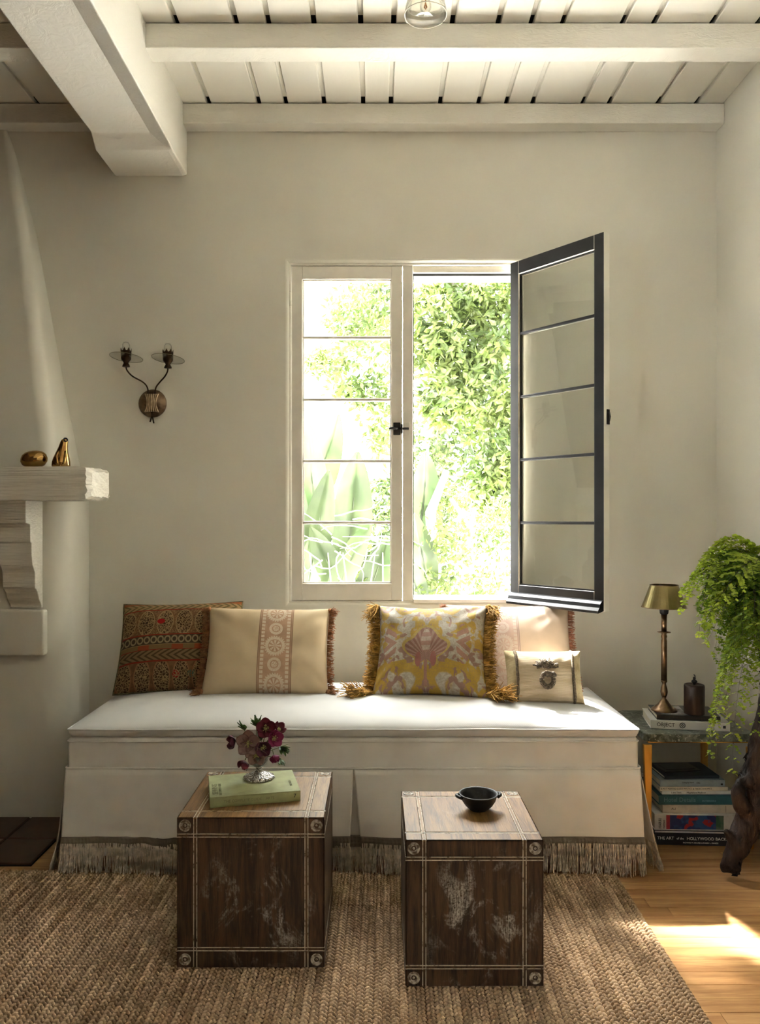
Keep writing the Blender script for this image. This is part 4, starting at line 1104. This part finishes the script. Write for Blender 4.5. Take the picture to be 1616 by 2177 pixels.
def sprig(label, px, py, dd, n, aim, L=.030):
    pos = P(px, py, 2.405 + dd); o = thing('leaf_sprig', label, 'leaves', pos, (0, 0, 0), 'leaf sprigs in the vase')
    aim = Vector(aim).normalized()
    for k in range(n):
        d_ = (aim + Vector((random.uniform(-1, 1), random.uniform(-.8, .4), random.uniform(-.8, .8))) * .75).normalized()
        def fn(u, v, LL=L * random.uniform(.7, 1.1)):
            a = (u - .5) * 2; wv = LL * .2 * math.sin(PI * min(1, v * .95 + .04)) ** .8
            return (a * wv, .15 * LL * a * a * .3, LL * v)
        mb = MB(); mb.grid(fn, 4, 6); lf = mb.build('leaf', m_lf, o, smooth=True, fix=False)
        lf.rotation_euler = d_.to_track_quat('Z', 'Y').to_euler()
    e = VC + Vector((0, 0, .06)) - pos
    MB().tube([(0, 0, 0), e * .5 + Vector((0, 0, .006)), e], .0012, 6).build('stem', m_stemg, o, smooth=True)
sprig('green leaf sprig at the top of the bouquet', 545, 1545, .004, 16, (0, -.1, 1), .036)
sprig('yellow-green leaf sprig at the upper left of the bouquet', 520, 1553, -.010, 13, (-.4, -.3, .6), .034)
sprig('fringed green leaf sprig at the right of the bouquet', 597, 1588, -.010, 18, (.8, -.5, -.3), .032)
sprig('dark leaf sprig trailing at the lower right of the bouquet', 594, 1612, -.006, 8, (.5, -.2, -.8), .026)
sprig('dark leaf sprig behind the magenta bloom', 556, 1572, -.004, 12, (.1, -.6, .4), .034)

# ================================================================== MANTEL ORNAMENTS
m_gold2 = Mat('polished_bronze', .14, 1.0); k = m_gold2.noise(20, 3); m_gold2.col(m_gold2.mix(k.step(.3, .7), (.34, .19, .06), (.50, .31, .11))); m_gold2 = m_gold2.m
q = P(70.5, 990, 3.12)
mt_ = Matrix.Diagonal((1, .8, 1))
pb = MB(); n_ = 20
prof = [(0, 0), (.030, .0005), (.042, .008), (.050, .022), (.050, .034), (.045, .048), (.034, .058), (.018, .0635), (0, .065)]
pb.lathe(prof, 36, (0, 0, 0), mt_)
pb.v = [(x_ * 1.03 + .004 * math.sin(z_ * 40), y_, z_ * (1.0 + .08 * (x_ / .05))) for x_, y_, z_ in pb.v]
peb = pb.build('bronze_pebble', m_gold2, smooth=True); peb.location = (q.x, q.y, 1.4495); tag(peb, 'rounded bronze pebble ornament on the mantel', 'ornament')
q = P(132, 990, 3.12)
fg = thing('bronze_figure', 'tall gourd-shaped bronze ornament with open neck on the mantel', 'ornament', (q.x, q.y, 1.4495), (0, 0, .2))
gb = MB(); gb.lathe([(0, 0), (.033, 0), (.0355, .006), (.0345, .020), (.030, .038), (.024, .056), (.0185, .074), (.0155, .090), (.0145, .100), (.012, .108), (.006, .1125), (0, .114)], 32, (0, 0, 0), Matrix.Diagonal((1, .85, 1)))
gb.v = [(x_ + .016 * (z_ / .114) ** 2 - .004, y_, z_) for x_, y_, z_ in gb.v]
gb.build('body', m_gold2, fg, smooth=True)
MB().lathe([(.0, -.001), (.0065, -.001), (.0085, .002), (.0095, .006), (.0085, .0085), (.0065, .0075), (.0055, .001), (0, .0005)], 20, (.0135, -.008, .104), Matrix.Rotation(.9, 3, 'X') @ Matrix.Rotation(.35, 3, 'Y')).build('neck_opening', m_ink, fg, smooth=True)
for sg in (-1, 1):
    MB().tube([(sg * .012 + .004, -.018, .062), (sg * .016, -.024, .04), (sg * .012, -.030, .012), (sg * .006, -.033, .003)], [.003, .006, .007, .004], 8).build('fold', m_gold2, fg, smooth=True)

# ================================================================== WALL SCONCE
sc = P(325, 858, 3.552)
sco = thing('wall_sconce', 'two-armed bronze wall sconce with clear glass drip discs', 'wall lamp', (sc.x, sc.y, sc.z))
m_brz = plain('dark_bronze', (.055, .034, .019), .34, .9, var=.35, vs=40)
m_brzl = plain('aged_silver_bronze', (.33, .24, .155), .38, .85, var=.2, vs=60)
RX_ = Matrix.Rotation(PI / 2, 3, 'X')   # lathe z -> -y
MB().lathe([(0, 0), (.062, 0), (.0635, .003), (.061, .006), (.050, .014), (.034, .021), (.016, .0245), (0, .0255)], 48, (0, -.0005, 0), RX_).build('backplate', plain('bronze_plate', (.17, .115, .072), .3, .9, var=.4, vs=30), sco, smooth=True)
def flute_fn(u, v):
    zz = -.040 + .080 * v; hw = .0235 + .0105 * abs(2 * v - 1) ** 2; a = (u - .5) * 2
    return (a * hw, -.0215 - .0055 * math.cos(a * PI / 2) - .0014 * math.cos(a * PI * 7) - .002, zz)
mb = MB(); mb.grid(flute_fn, 57, 16); o_ = mb.build('fluted_saddle', m_brzl, sco, smooth=True, fix=False); sd = o_.modifiers.new('thick', 'SOLIDIFY'); sd.thickness = .006; sd.offset = -1
k_ = 3.5 / FPX
def rel(px, py, d=3.49): w_ = P(px, py, d); return w_ - Vector((sc.x, sc.y, sc.z))
m_bulb = glass('frosted_bulb', (.93, .92, .88), .16, .25)
m_cut = glass('clear_disc_glass', (.985, .99, .975), .0, .03)
for cx_, pts in ((268, [(327, 900), (323, 880), (316, 850), (314, 826), (303, 812), (282, 800), (270, 787), (268, 778)]), (356, [(319, 897), (324, 880), (329, 850), (331, 826), (338, 812), (350, 801), (356, 790), (357, 781)])):
    pp = [rel(a_, b_, 3.535 if i < 4 else 3.535 - (i - 3) * .018) for i, (a_, b_) in enumerate(pts)]
    pp[2].y = -.017; pp[1].y = -.017; pp[3].y = -.017; pp[4].y = -.024
    # smooth the path
    fine = []
    for i in range(len(pp) - 1):
        p0, p1, p2_, p3_ = pp[max(i - 1, 0)], pp[i], pp[i + 1], pp[min(i + 2, len(pp) - 1)]
        for s_ in range(5):
            f = s_ / 5; fine.append(.5 * ((2 * p1) + (p2_ - p0) * f + (2 * p0 - 5 * p1 + 4 * p2_ - p3_) * f * f + (3 * p1 - p0 - 3 * p2_ + p3_) * f ** 3))
    fine.append(pp[-1]); arm = MB().tube(fine, .0034, 8).build('arm', m_brz, sco, smooth=True)
    b0 = pp[-1]
    cup = MB().lathe([(.004, -.004), (.0165, -.004), (.0145, .004), (.010, .012), (.0125, .018), (.0195, .026), (.0215, .034), (.0225, .066), (.0205, .066), (.0195, .036), (.0, .030)], 16, b0, flute=.07, nfl=8).build('candle_cup', m_brz, sco, smooth=True)
    for k in range(8):
        a_ = 2 * PI * k / 8; c_, s_ = math.cos(a_), math.sin(a_)
        MB().add([b0 + Vector(p) for p in ((.0222 * c_ - .007 * s_, .0222 * s_ + .007 * c_, .063), (.0222 * c_ + .007 * s_, .0222 * s_ - .007 * c_, .063), (.0240 * c_, .0240 * s_, .079))], [(0, 1, 2)]).build('cup_point', m_brz, cup)
    MB().lathe([(0, .034), (.0165, .036), (.0175, .080), (.0165, .094), (.011, .103), (.0, .106)], 20, b0).build('bulb', m_bulb, sco, smooth=True)
    tilt = Matrix.Rotation(math.radians(5), 3, 'Y') @ Matrix.Rotation(math.radians(-7), 3, 'X')
    dz = b0 + Vector((0, 0, .032))
    MB().lathe([(.019, -.001), (.068, .004), (.0705, .0045), (.0705, .0062), (.068, .006), (.019, .001)], 48, dz, tilt).build('drip_disc', m_cut, sco, smooth=True)
    MB().tube([dz + tilt @ Vector((.0705 * math.cos(2 * PI * i / 48), .0705 * math.sin(2 * PI * i / 48), .0055)) for i in range(48)], .0011, 5, closed=True).build('disc_rim', plain('olive_glass_rim', (.16, .15, .07), .3), sco, smooth=True)

# ================================================================== PENDANT
pz = P(905, 48, 2.5)
pd = thing('pendant_light', 'clear glass bell pendant lamp hanging at the top edge', 'pendant lamp', (pz.x, pz.y, pz.z))
m_clear = glass('clear_shade_glass', (.98, .975, .95), .03, .03)
MB().lathe([(.066, .022), (.067, .026), (.064, .05), (.054, .085), (.036, .112), (.020, .122), (.018, .121), (.034, .109), (.0525, .083), (.062, .05), (.0645, .026)], 48).build('shade', m_clear, pd, smooth=True)
MB().tube([(.0665 * math.cos(2 * PI * i / 48), .0665 * math.sin(2 * PI * i / 48), .023) for i in range(48)], .0017, 6, closed=True).build('shade_rim', plain('pale_glass_rim', (.72, .68, .58), .2), pd, smooth=True)
MB().lathe([(0, .030), (.012, .034), (.018, .046), (.0175, .058), (.012, .074), (.010, .086)], 24).build('bulb', m_clear, pd, smooth=True)
MB().tube([(0, 0, .086), (0, 0, .06), (.004, 0, .048), (0, 0, .042), (-.004, 0, .048), (0, 0, .06)], .0022, 6).build('filament', plain('copper_filament', (.62, .30, .12), .4, .6), pd, smooth=True)
MB().lathe([(.011, .084), (.019, .09), (.021, .122), (.012, .135), (.004, .14)], 20).build('socket', m_brass, pd, smooth=True)
MB().tube([(0, 0, .138), (0, 0, ZC - pz.z - .012)], .003, 8).build('stem', m_brass, pd, smooth=True)
MB().lathe([(.0, -.02), (.045, -.016), (.05, -.004), (.05, 0), (0, 0)], 28, (0, 0, ZC - pz.z - .0005)).build('canopy', m_brass, pd, smooth=True)

# ================================================================== DRIFTWOOD PEDESTAL + FERN
DD = 2.73
m_drift = Mat('dark_driftwood', .6, 0, .3); n1 = m_drift.noise(18, 5, .65, m_drift.map((1, 1, .35)), 1.0)
m_drift.col(m_drift.mix(n1.step(.35, .68), (.010, .006, .0045), (.055, .034, .025))); m_drift.bump(m_drift.noise(45, 5, .7, m_drift.map((1, 1, .35)), 1.5), .9, .006); m_drift = m_drift.m
def W(px, py, d=DD): return P(px, py, d)
POT = Vector((1.395, Y(2.76), .80))
mb = MB()
mb.tube([W(1551, 1862) + Vector((0, 0, .008)), W(1553, 1845), W(1558, 1822), W(1572, 1790), W(1588, 1750), W(1600, 1715), W(1603, 1680), W(1604, 1645), W(1612, 1600), W(1622, 1560), W(1634, 1500), Vector((1.385, Y(2.75), .66)), Vector((1.39, Y(2.76), .80))],
        [.024, .037, .036, .036, .042, .036, .030, .044, .036, .034, .034, .040, .055], 12)
mb.tube([W(1600, 1648), W(1574, 1664, 2.70), W(1566, 1690, 2.69), W(1578, 1714, 2.70), W(1600, 1745)], [.030, .020, .018, .022, .030], 10)
mb.tube([W(1575, 1785), W(1548, 1776, 2.72), W(1541, 1766, 2.72)], [.026, .015, .009], 10)
mb.tube([W(1612, 1690), W(1625, 1720, 2.70), W(1612, 1760, 2.70), W(1590, 1775)], [.03, .022, .022, .03], 10)
mb.tube([W(1602, 1650), W(1585, 1652), W(1572, 1656)], [.042, .030, .012], 10)
mb.tube([W(1604, 1705), W(1586, 1714), W(1577, 1712)], [.036, .026, .010], 10)
mb.tube([W(1592, 1745), W(1566, 1772), W(1552, 1776)], [.030, .017, .010], 10)
mb.tube([W(1600, 1715), W(1622, 1742, 2.76), W(1650, 1790, 2.80), Vector((1.42, Y(2.84), .012))], [.036, .030, .026, .016], 10)
mb.tube([W(1604, 1640), Vector((1.36, Y(2.72), .25)), Vector((1.42, Y(2.62), .13)), Vector((1.44, Y(2.56), .012))], [.040, .034, .028, .016], 10)
mb.tube([W(1612, 1600), Vector((1.40, Y(2.78), .52)), Vector((1.44, Y(2.80), .66)), Vector((1.43, Y(2.78), .79))], [.034, .028, .028, .035], 10)
me = mb.mesh('root', m_drift, False, fix=True)
tmp = put('driftwood_tmp', me)
rm = tmp.modifiers.new('r', 'REMESH'); rm.mode = 'VOXEL'; rm.voxel_size = .006
sm = tmp.modifiers.new('s', 'SMOOTH'); sm.iterations = 3; sm.factor = .6
dg = bpy.context.evaluated_depsgraph_get(); me2 = bpy.data.meshes.new_from_object(tmp.evaluated_get(dg)); bpy.data.objects.remove(tmp)
for v in me2.vertices:
    p = v.co; a = noise.noise(Vector((p.x * 16, p.y * 16, p.z * 9))) * .020 + noise.noise(Vector((p.x * 38, p.y * 38, p.z * 20))) * .011
    q = p + v.normal * a
    v.co = (min(q.x, RW - .02), q.y, max(q.z, .0015) if q.z < .05 else q.z)
for p_ in me2.polygons: p_.use_smooth = True
me2.materials.clear(); me2.materials.append(m_drift)
ped = tag(put('driftwood_stand', me2), 'gnarled dark driftwood root plant stand at the right edge', 'plant stand')
# pot
zp = .812
m_pot = plain('dark_clay_pot', (.045, .030, .022), .7, var=.3, bump=.2)
pot = thing('fern_pot', 'dark clay pot hidden beneath the fern', 'pot', (POT.x, POT.y, zp))
MB().lathe([(0, 0), (.055, 0), (.060, .004), (.076, .10), (.080, .105), (.082, .128), (.076, .130), (.073, .11), (0, .10)], 32).build('vessel', m_pot, pot, smooth=True)
MB().lathe([(0, .112), (.05, .114), (.073, .110), (.073, .10), (0, .10)], 24).build('soil', plain('potting_soil', (.02, .012, .008), .95, bump=.8, bs=80), pot)
# fern
m_fern = leafmat('maidenhair_leaflet', (.075, .15, .012), (.22, .32, .03), .48, .5, 14)
m_fernl = leafmat('young_maidenhair_leaflet', (.24, .34, .03), (.42, .50, .07), .5, .5, 14)
m_fstem = plain('fern_stem', (.035, .018, .012), .5)
fern = thing('maidenhair_fern', 'lush maidenhair fern spilling over the right edge', 'plant', (POT.x, POT.y, zp + .11))
def frond_mesh(seed, L, rise, droop, leaf, light=False, wide=1.0, N=16):
    random.seed(seed); mb = MB(); pts = []
    for i in range(N + 1):
        s_ = i / N
        pts.append(Vector((L * (s_ - .12 * s_ ** 3), .02 * math.sin(s_ * 5 + seed), rise * math.sin(min(1, s_ * 1.25) * PI * .62) - droop * s_ ** 2.6)))
    mb.tube(pts, [.0011 * (1 - .6 * i / N) for i in range(N + 1)], 4, caps=False, mi=0)
    def leaflet(c, d, sz):
        d = Vector(d).normalized(); up = Vector((random.uniform(-.5, .5), random.uniform(-.5, .5), 1)); s2 = d.cross(up)
        if s2.length < .01: s2 = Vector((1, 0, 0))
        s2.normalize(); nn = s2.cross(d) * .12
        v = [c, c + (d * .55 + s2 * .62) * sz, c + (d * 1.0 + s2 * .34) * sz + nn * sz, c + d * sz * 1.08, c + (d * 1.0 - s2 * .34) * sz + nn * sz, c + (d * .55 - s2 * .62) * sz]
        mb.add(v, [(0, 1, 2, 3), (0, 3, 4, 5)], 1)
    for i in range(N // 4, N + 1):
        s_ = i / N; base = pts[i]; fw = (pts[min(i + 1, N)] - pts[i - 1]).normalized()
        for sd in (-1, 1):
            PL = L * .36 * wide * (1.05 - s_) * random.uniform(.7, 1.2) + .012
            dr = (fw * .55 + Vector((0, sd, random.uniform(-.35, .25)))).normalized()
            nl = max(2, int(PL / (leaf * .62)))
            stem_ = [base + dr * (PL * k / nl) + Vector((0, 0, -.25 * PL * (k / nl) ** 2)) for k in range(nl + 1)]
            mb.tube(stem_, .0005, 3, caps=False, mi=0)
            for k in range(1, nl + 1):
                for s3 in ((-1, 1) if k < nl else (0,)):
                    dd_ = dr + dr.cross(Vector((0, 0, 1))) * s3 * 1.1 + Vector((random.uniform(-.3, .3), random.uniform(-.3, .3), random.uniform(-.7, .1)))
                    leaflet(stem_[k], dd_, leaf * random.uniform(.7, 1.15))
    leaflet(pts[-1], (1, 0, -.5), leaf)
    return mb.mesh('frond', [m_fstem, m_fernl if light else m_fern], False, fix=False)
kinds = []
for k in range(12):
    kinds.append(frond_mesh(100 + k, random.Random(k).uniform(.24, .36), random.Random(k + 50).uniform(.16, .27), random.Random(k + 90).uniform(.14, .42), .0125, k % 3 == 0))
short = [frond_mesh(200 + k, .15, .20 + .03 * k, .10 + .05 * k, .012, k % 2 == 0) for k in range(4)]
rnd = random.Random(77)
for i in range(130):
    a = rnd.uniform(0, 2 * PI); reach_right = math.cos(a)
    away = math.cos(a) > .30
    me = rnd.choice(short) if away else rnd.choice(kinds)
    f = put('frond', me, fern); f.rotation_euler = (rnd.uniform(-.35, .35), rnd.uniform(-.25, .35), a)
    s_ = rnd.uniform(.75, 1.05) * (.62 if away else (.9 if abs(math.sin(a)) > .8 else 1.0)); f.scale = (s_ * (.72 if math.cos(a) > .6 else 1), s_, s_)
    f.location = (rnd.uniform(-.03, .03), rnd.uniform(-.03, .03), rnd.uniform(0, .02))
    for tries in range(6):                       # keep every frond clear of the wall
        mw = Matrix.Translation(Vector(fern.location) + Vector(f.location)) @ f.rotation_euler.to_matrix().to_4x4() @ Matrix.Diagonal((*f.scale, 1))
        if max((mw @ v.co).x for v in me.vertices) < RW - .012: break
        f.scale = Vector(f.scale) * .8
# trailing fronds that hang below the pot
hang = [frond_mesh(300 + k, .25 + .03 * k, .06, .50 + .06 * k, .0130, True, 1.15, 34) for k in range(3)]
for a, k, s_ in ((2.9, 0, .95), (3.3, 1, .95), (3.75, 2, .9), (4.2, 0, .95), (4.6, 1, .8), (2.6, 2, .8), (3.5, 0, .7), (4.0, 1, .75), (3.05, 2, .62)):
    f = put('frond', hang[k], fern); f.rotation_euler = (0, 0, a); f.scale = (s_, s_, s_)

# ================================================================== OUTDOORS
m_ground = plain('sunny_paving', (.80, .79, .76), .9, var=.15, vs=2)
gr_ = tag(MB().box(-30, 30, .2, 60, -.5, -.45).box(1.74, 30, -30, .2, -.5, -.45).box(-30, -2.85, -30, .2, -.5, -.45).build('garden_ground', m_ground), 'pale paved garden ground outside', None, None, 'structure')
m_bark = plain('pale_bark', (.20, .17, .135), .9, var=.3, vs=8, bump=.6, bs=30)
m_lfA = leafmat('bright_tree_leaf', (.036, .058, .012), (.082, .106, .026), .45, .5, 3)
m_lfB = leafmat('dark_tree_leaf', (.028, .045, .012), (.06, .08, .022), .4, .5, 3)
m_lfC = leafmat('broad_plant_leaf', (.014, .024, .009), (.030, .043, .017), .35, .35, 5)
def leaf(mb, c, d, L, w):
    d = Vector(d).normalized(); up = Vector((random.uniform(-1, 1), random.uniform(-1, 1), random.uniform(-1, 1)))
    s_ = d.cross(up)
    if s_.length < .05: s_ = d.orthogonal()
    s_.normalize(); nn = s_.cross(d)
    mb.add([c, c + d * L * .45 + s_ * w, c + d * L + nn * L * .12, c + d * L * .45 - s_ * w, c + d * L * .5 - nn * w * .4], [(0, 1, 4), (1, 2, 4), (2, 3, 4), (3, 0, 4)])
def foliage(clusters, n, L, w, seed, hang=.3):
    random.seed(seed); mb = MB()
    for i in range(n):
        (cx, cy, cz, rx, ry, rz) = random.choice(clusters)
        while True:
            q = Vector((random.uniform(-1, 1), random.uniform(-1, 1), random.uniform(-1, 1)))
            if q.length < 1: break
        c = Vector((cx + q.x * rx, cy + q.y * ry, cz + q.z * rz))
        for k in range(3):
            d = Vector((random.uniform(-1, 1), random.uniform(-1, 1), random.uniform(-1, 1) - hang))
            leaf(mb, c + d * .02, d, L * random.uniform(.7, 1.2), w * random.uniform(.8, 1.2))
    return mb
def G(px, py, D): return P(px, py, D)
def tree(name, label, trunk, branches, clusters, n, L, w, seed, mleaf):
    b = Vector(trunk[0][:3]); o = thing(name, label, 'tree', b)
    rel_ = lambda p: Vector(p[:3]) - b
    tk = MB().tube([rel_(p) for p in trunk], [p[3] for p in trunk], 10).build('trunk', m_bark, o, smooth=True)
    for br_ in branches: MB().tube([rel_(p) for p in br_], [p[3] for p in br_], 8).build('branch', m_bark, o, smooth=True)
    fo_ = foliage([(c[0] - b.x, c[1] - b.y, c[2] - b.z, c[3], c[4], c[5]) for c in clusters], n, L, w, seed).build('foliage', mleaf, o, fix=False); fo_['kind'] = 'stuff'
    return o
def V4(px, py, D, r): p = G(px, py, D); return (p.x, p.y, p.z, r)
def CL(px, py, D, rx, ry, rz): p = G(px, py, D); return (p.x, p.y, p.z, rx, ry, rz)
tree('leafy_tree', 'leafy tree with pale leaning trunk filling the open window view',
     [(1.6, 5.25, -.45, .16), V4(1150, 1100, 8.7, .15), V4(1080, 800, 8.5, .12), V4(1010, 690, 8.4, .105), V4(960, 600, 8.3, .10), V4(860, 380, 8.3, .09)],
     [[V4(1080, 800, 8.5, .05), V4(960, 760, 8.2, .03), V4(900, 740, 8.1, .02)], [V4(1150, 1000, 8.7, .09), V4(1060, 900, 8.3, .03), V4(980, 880, 8.1, .015)]],
     [CL(960, 650, 8.1, 0.54, 0.43, 0.30), CL(1060, 700, 8.0, 0.50, 0.43, 0.47), CL(930, 740, 7.9, 0.43, 0.35, 0.30), CL(1020, 820, 7.8, 0.50, 0.35, 0.34), CL(1075, 930, 7.8, 0.35, 0.35, 0.47), CL(950, 850, 8.3, 0.31, 0.28, 0.27), CL(1060, 1040, 8.0, 0.35, 0.35, 0.34), CL(800, 660, 8.7, 0.57, 0.43, 0.41), CL(1120, 600, 8.0, 0.57, 0.43, 0.41)],
     2500, .125, .026, 41, m_lfA)
tree('airy_tree', 'airy tree with sparse leaves seen through the closed leaf',
     [(-.75, 4.2, -.45, .09), V4(640, 1150, 7.6, .07), V4(690, 900, 7.4, .05), V4(740, 700, 7.2, .035)],
     [[V4(690, 900, 7.4, .03), V4(760, 860, 7.0, .015)], [V4(740, 700, 7.2, .02), V4(820, 640, 7.0, .012)]],
     [CL(790, 650, 7.0, .35, .3, .22), CL(800, 760, 6.9, .30, .3, .30), CL(740, 700, 7.2, .25, .3, .16), CL(690, 770, 7.1, .2, .3, .12), CL(810, 900, 6.8, .2, .2, .3), CL(760, 830, 6.8, .25, .2, .12)],
     520, .085, .020, 42, m_lfA)
tree('garden_shrub', 'dense low shrub below the open window',
     [(.35, 2.0, -.45, .05), V4(925, 1200, 5.4, .045), V4(915, 1090, 5.3, .035), V4(950, 1000, 5.3, .02)],
     [[V4(925, 1200, 5.4, .03), V4(985, 1180, 5.3, .022), V4(1010, 1080, 5.2, .012)], [V4(990, 1240, 5.2, .03), V4(1010, 1140, 5.2, .02), V4(960, 1060, 5.2, .012)]],
     [CL(1040, 1200, 5.2, .25, .25, .25), CL(960, 1150, 5.2, .25, .2, .15), CL(1000, 1270, 5.0, .35, .25, .15), CL(900, 1250, 5.2, .2, .2, .15), CL(1060, 1110, 5.4, .2, .2, .2), CL(930, 1060, 5.6, .2, .2, .12), CL(780, 1260, 5.0, .3, .2, .06), CL(770, 1190, 5.2, .12, .1, .08)],
     1050, .050, .011, 43, m_lfA)
tree('background_tree', 'shaded background tree behind the others outside',
     [(.9, 7.9, -.45, .15), (.9, 7.8, 2.0, .12), (.7, 7.7, 4.0, .06)], [],
     [(.35, 7.5, 1.2, .9, .5, .7), (1.2, 7.4, 2.2, .9, .5, .9), (1.7, 7.2, 3.0, .9, .5, .8), (2.5, 7.2, 1.6, .9, .5, 1.0), (.2, 7.4, .4, 1.0, .4, .5)],
     2600, .13, .032, 44, m_lfB)
# broad-leaved plant: each big leaf is a part
bp_b = G(700, 1420, 5.0); bp_b.z = -.45
bp = thing('broadleaf_plant', 'broad-leaved tropical plant seen through the lower closed panes', 'plant', bp_b)
random.seed(90)
def bigleaf(tip, root, w, nm='leaf'):
    tip, root = Vector(tip) - bp_b, Vector(root) - bp_b; d = tip - root; L = d.length; d.normalize()
    s_ = d.cross(Vector((random.uniform(-.3, .3), -1, random.uniform(-.2, .4)))).normalized(); nn = s_.cross(d)
    def fn(u, v):
        a = (u - .5) * 2; wv = w * math.sin(PI * min(1, v * .96 + .03)) ** .7
        return tuple(root + d * (L * v) + s_ * (a * wv) + nn * (.28 * wv * abs(a) + .10 * L * math.sin(PI * v) + .004 * math.sin(v * 60) * abs(a)))
    mb = MB(); mb.grid(fn, 7, 14); mb.build(nm, m_lfC, bp, smooth=True, fix=False)
    MB().tube([root, root + d * L * .3 + nn * .08 * L, root + d * L * .6 + nn * .095 * L, tip], [.012, .009, .006, .002], 6).build('midrib', m_lfC, bp, smooth=True)
    MB().tube([(0, 0, 0), root * .5 + Vector((0, 0, .1)), root], [.02, .016, .012], 6).build('leaf_stalk', m_lfC, bp, smooth=True)
for (tx, ty, rx_, ry_, D_, w) in ((655, 900, 690, 1180, 5.1, .12), (700, 1000, 650, 1260, 5.0, .10), (760, 960, 735, 1230, 5.2, .13), (790, 1110, 700, 1290, 4.8, .08), (660, 1120, 745, 1300, 4.9, .09), (825, 1140, 770, 1320, 5.0, .10), (720, 880, 640, 1120, 5.5, .12), (880, 1090, 910, 1290, 5.2, .09), (905, 960, 890, 1130, 5.4, .10), (860, 1180, 900, 1300, 5.0, .07), (640, 1030, 600, 1270, 5.0, .1)):
    bigleaf(G(tx, ty, D_), G(rx_, ry_, D_ + .1), w)
# bare twiggy vine in front of it
tv = thing('twiggy_vine', 'pale bare twigs tangled in front of the broad leaves', 'twigs', (G(720, 1300, 4.7).x, G(720, 1300, 4.7).y, -.45))
random.seed(14)
for k in range(26):
    p = G(random.uniform(650, 840), random.uniform(1090, 1250), 4.7 + random.uniform(-.1, .1)) - tv.location; pts = [p]
    d = Vector((random.uniform(-1, 1), random.uniform(-.2, .2), random.uniform(-.6, .8))).normalized()
    for i in range(7):
        d = (d + Vector((random.uniform(-1, 1), random.uniform(-.3, .3), random.uniform(-.8, .8))) * .6).normalized(); p = p + d * .045; pts.append(p)
    MB().tube(pts, [.0045 * (1 - .09 * i) for i in range(8)], 5).build('twig', m_bark, tv, smooth=True)
for k in range(6):
    p = G(640 + k * 35, 1300, 4.7) - tv.location
    MB().tube([(0, 0, 0), p * .6, p, p + Vector((random.uniform(-.05, .05), 0, .35))], [.010, .008, .006, .003], 6).build('twig', m_bark, tv, smooth=True)
# high crown overhanging the house: it dapples the sun that falls through the window
oc = tree('overhanging_tree', 'tall tree whose high crown overhangs the house outside', [(-4.2, 6.0, -.45, .22), (-3.8, 5.6, 3.0, .18), (-2.6, 4.6, 5.4, .12), (-1.6, 3.9, 6.2, .06)],
     [[(-2.6, 4.6, 5.4, .08), (-1.9, 3.6, 5.7, .05), (-1.3, 2.9, 5.7, .02)]],
     [(-1.45, 2.75, 5.5, .5, .45, .4), (-1.75, 3.3, 5.8, .7, .6, .4), (-1.30, 3.6, 5.9, .45, .4, .3), (-2.6, 4.2, 5.6, .9, .8, .6), (-1.12, 2.9, 5.6, .28, .60, .40), (-.72, 2.55, 5.6, .10, .06, .2)], 1100, .13, .032, 62, m_lfB)
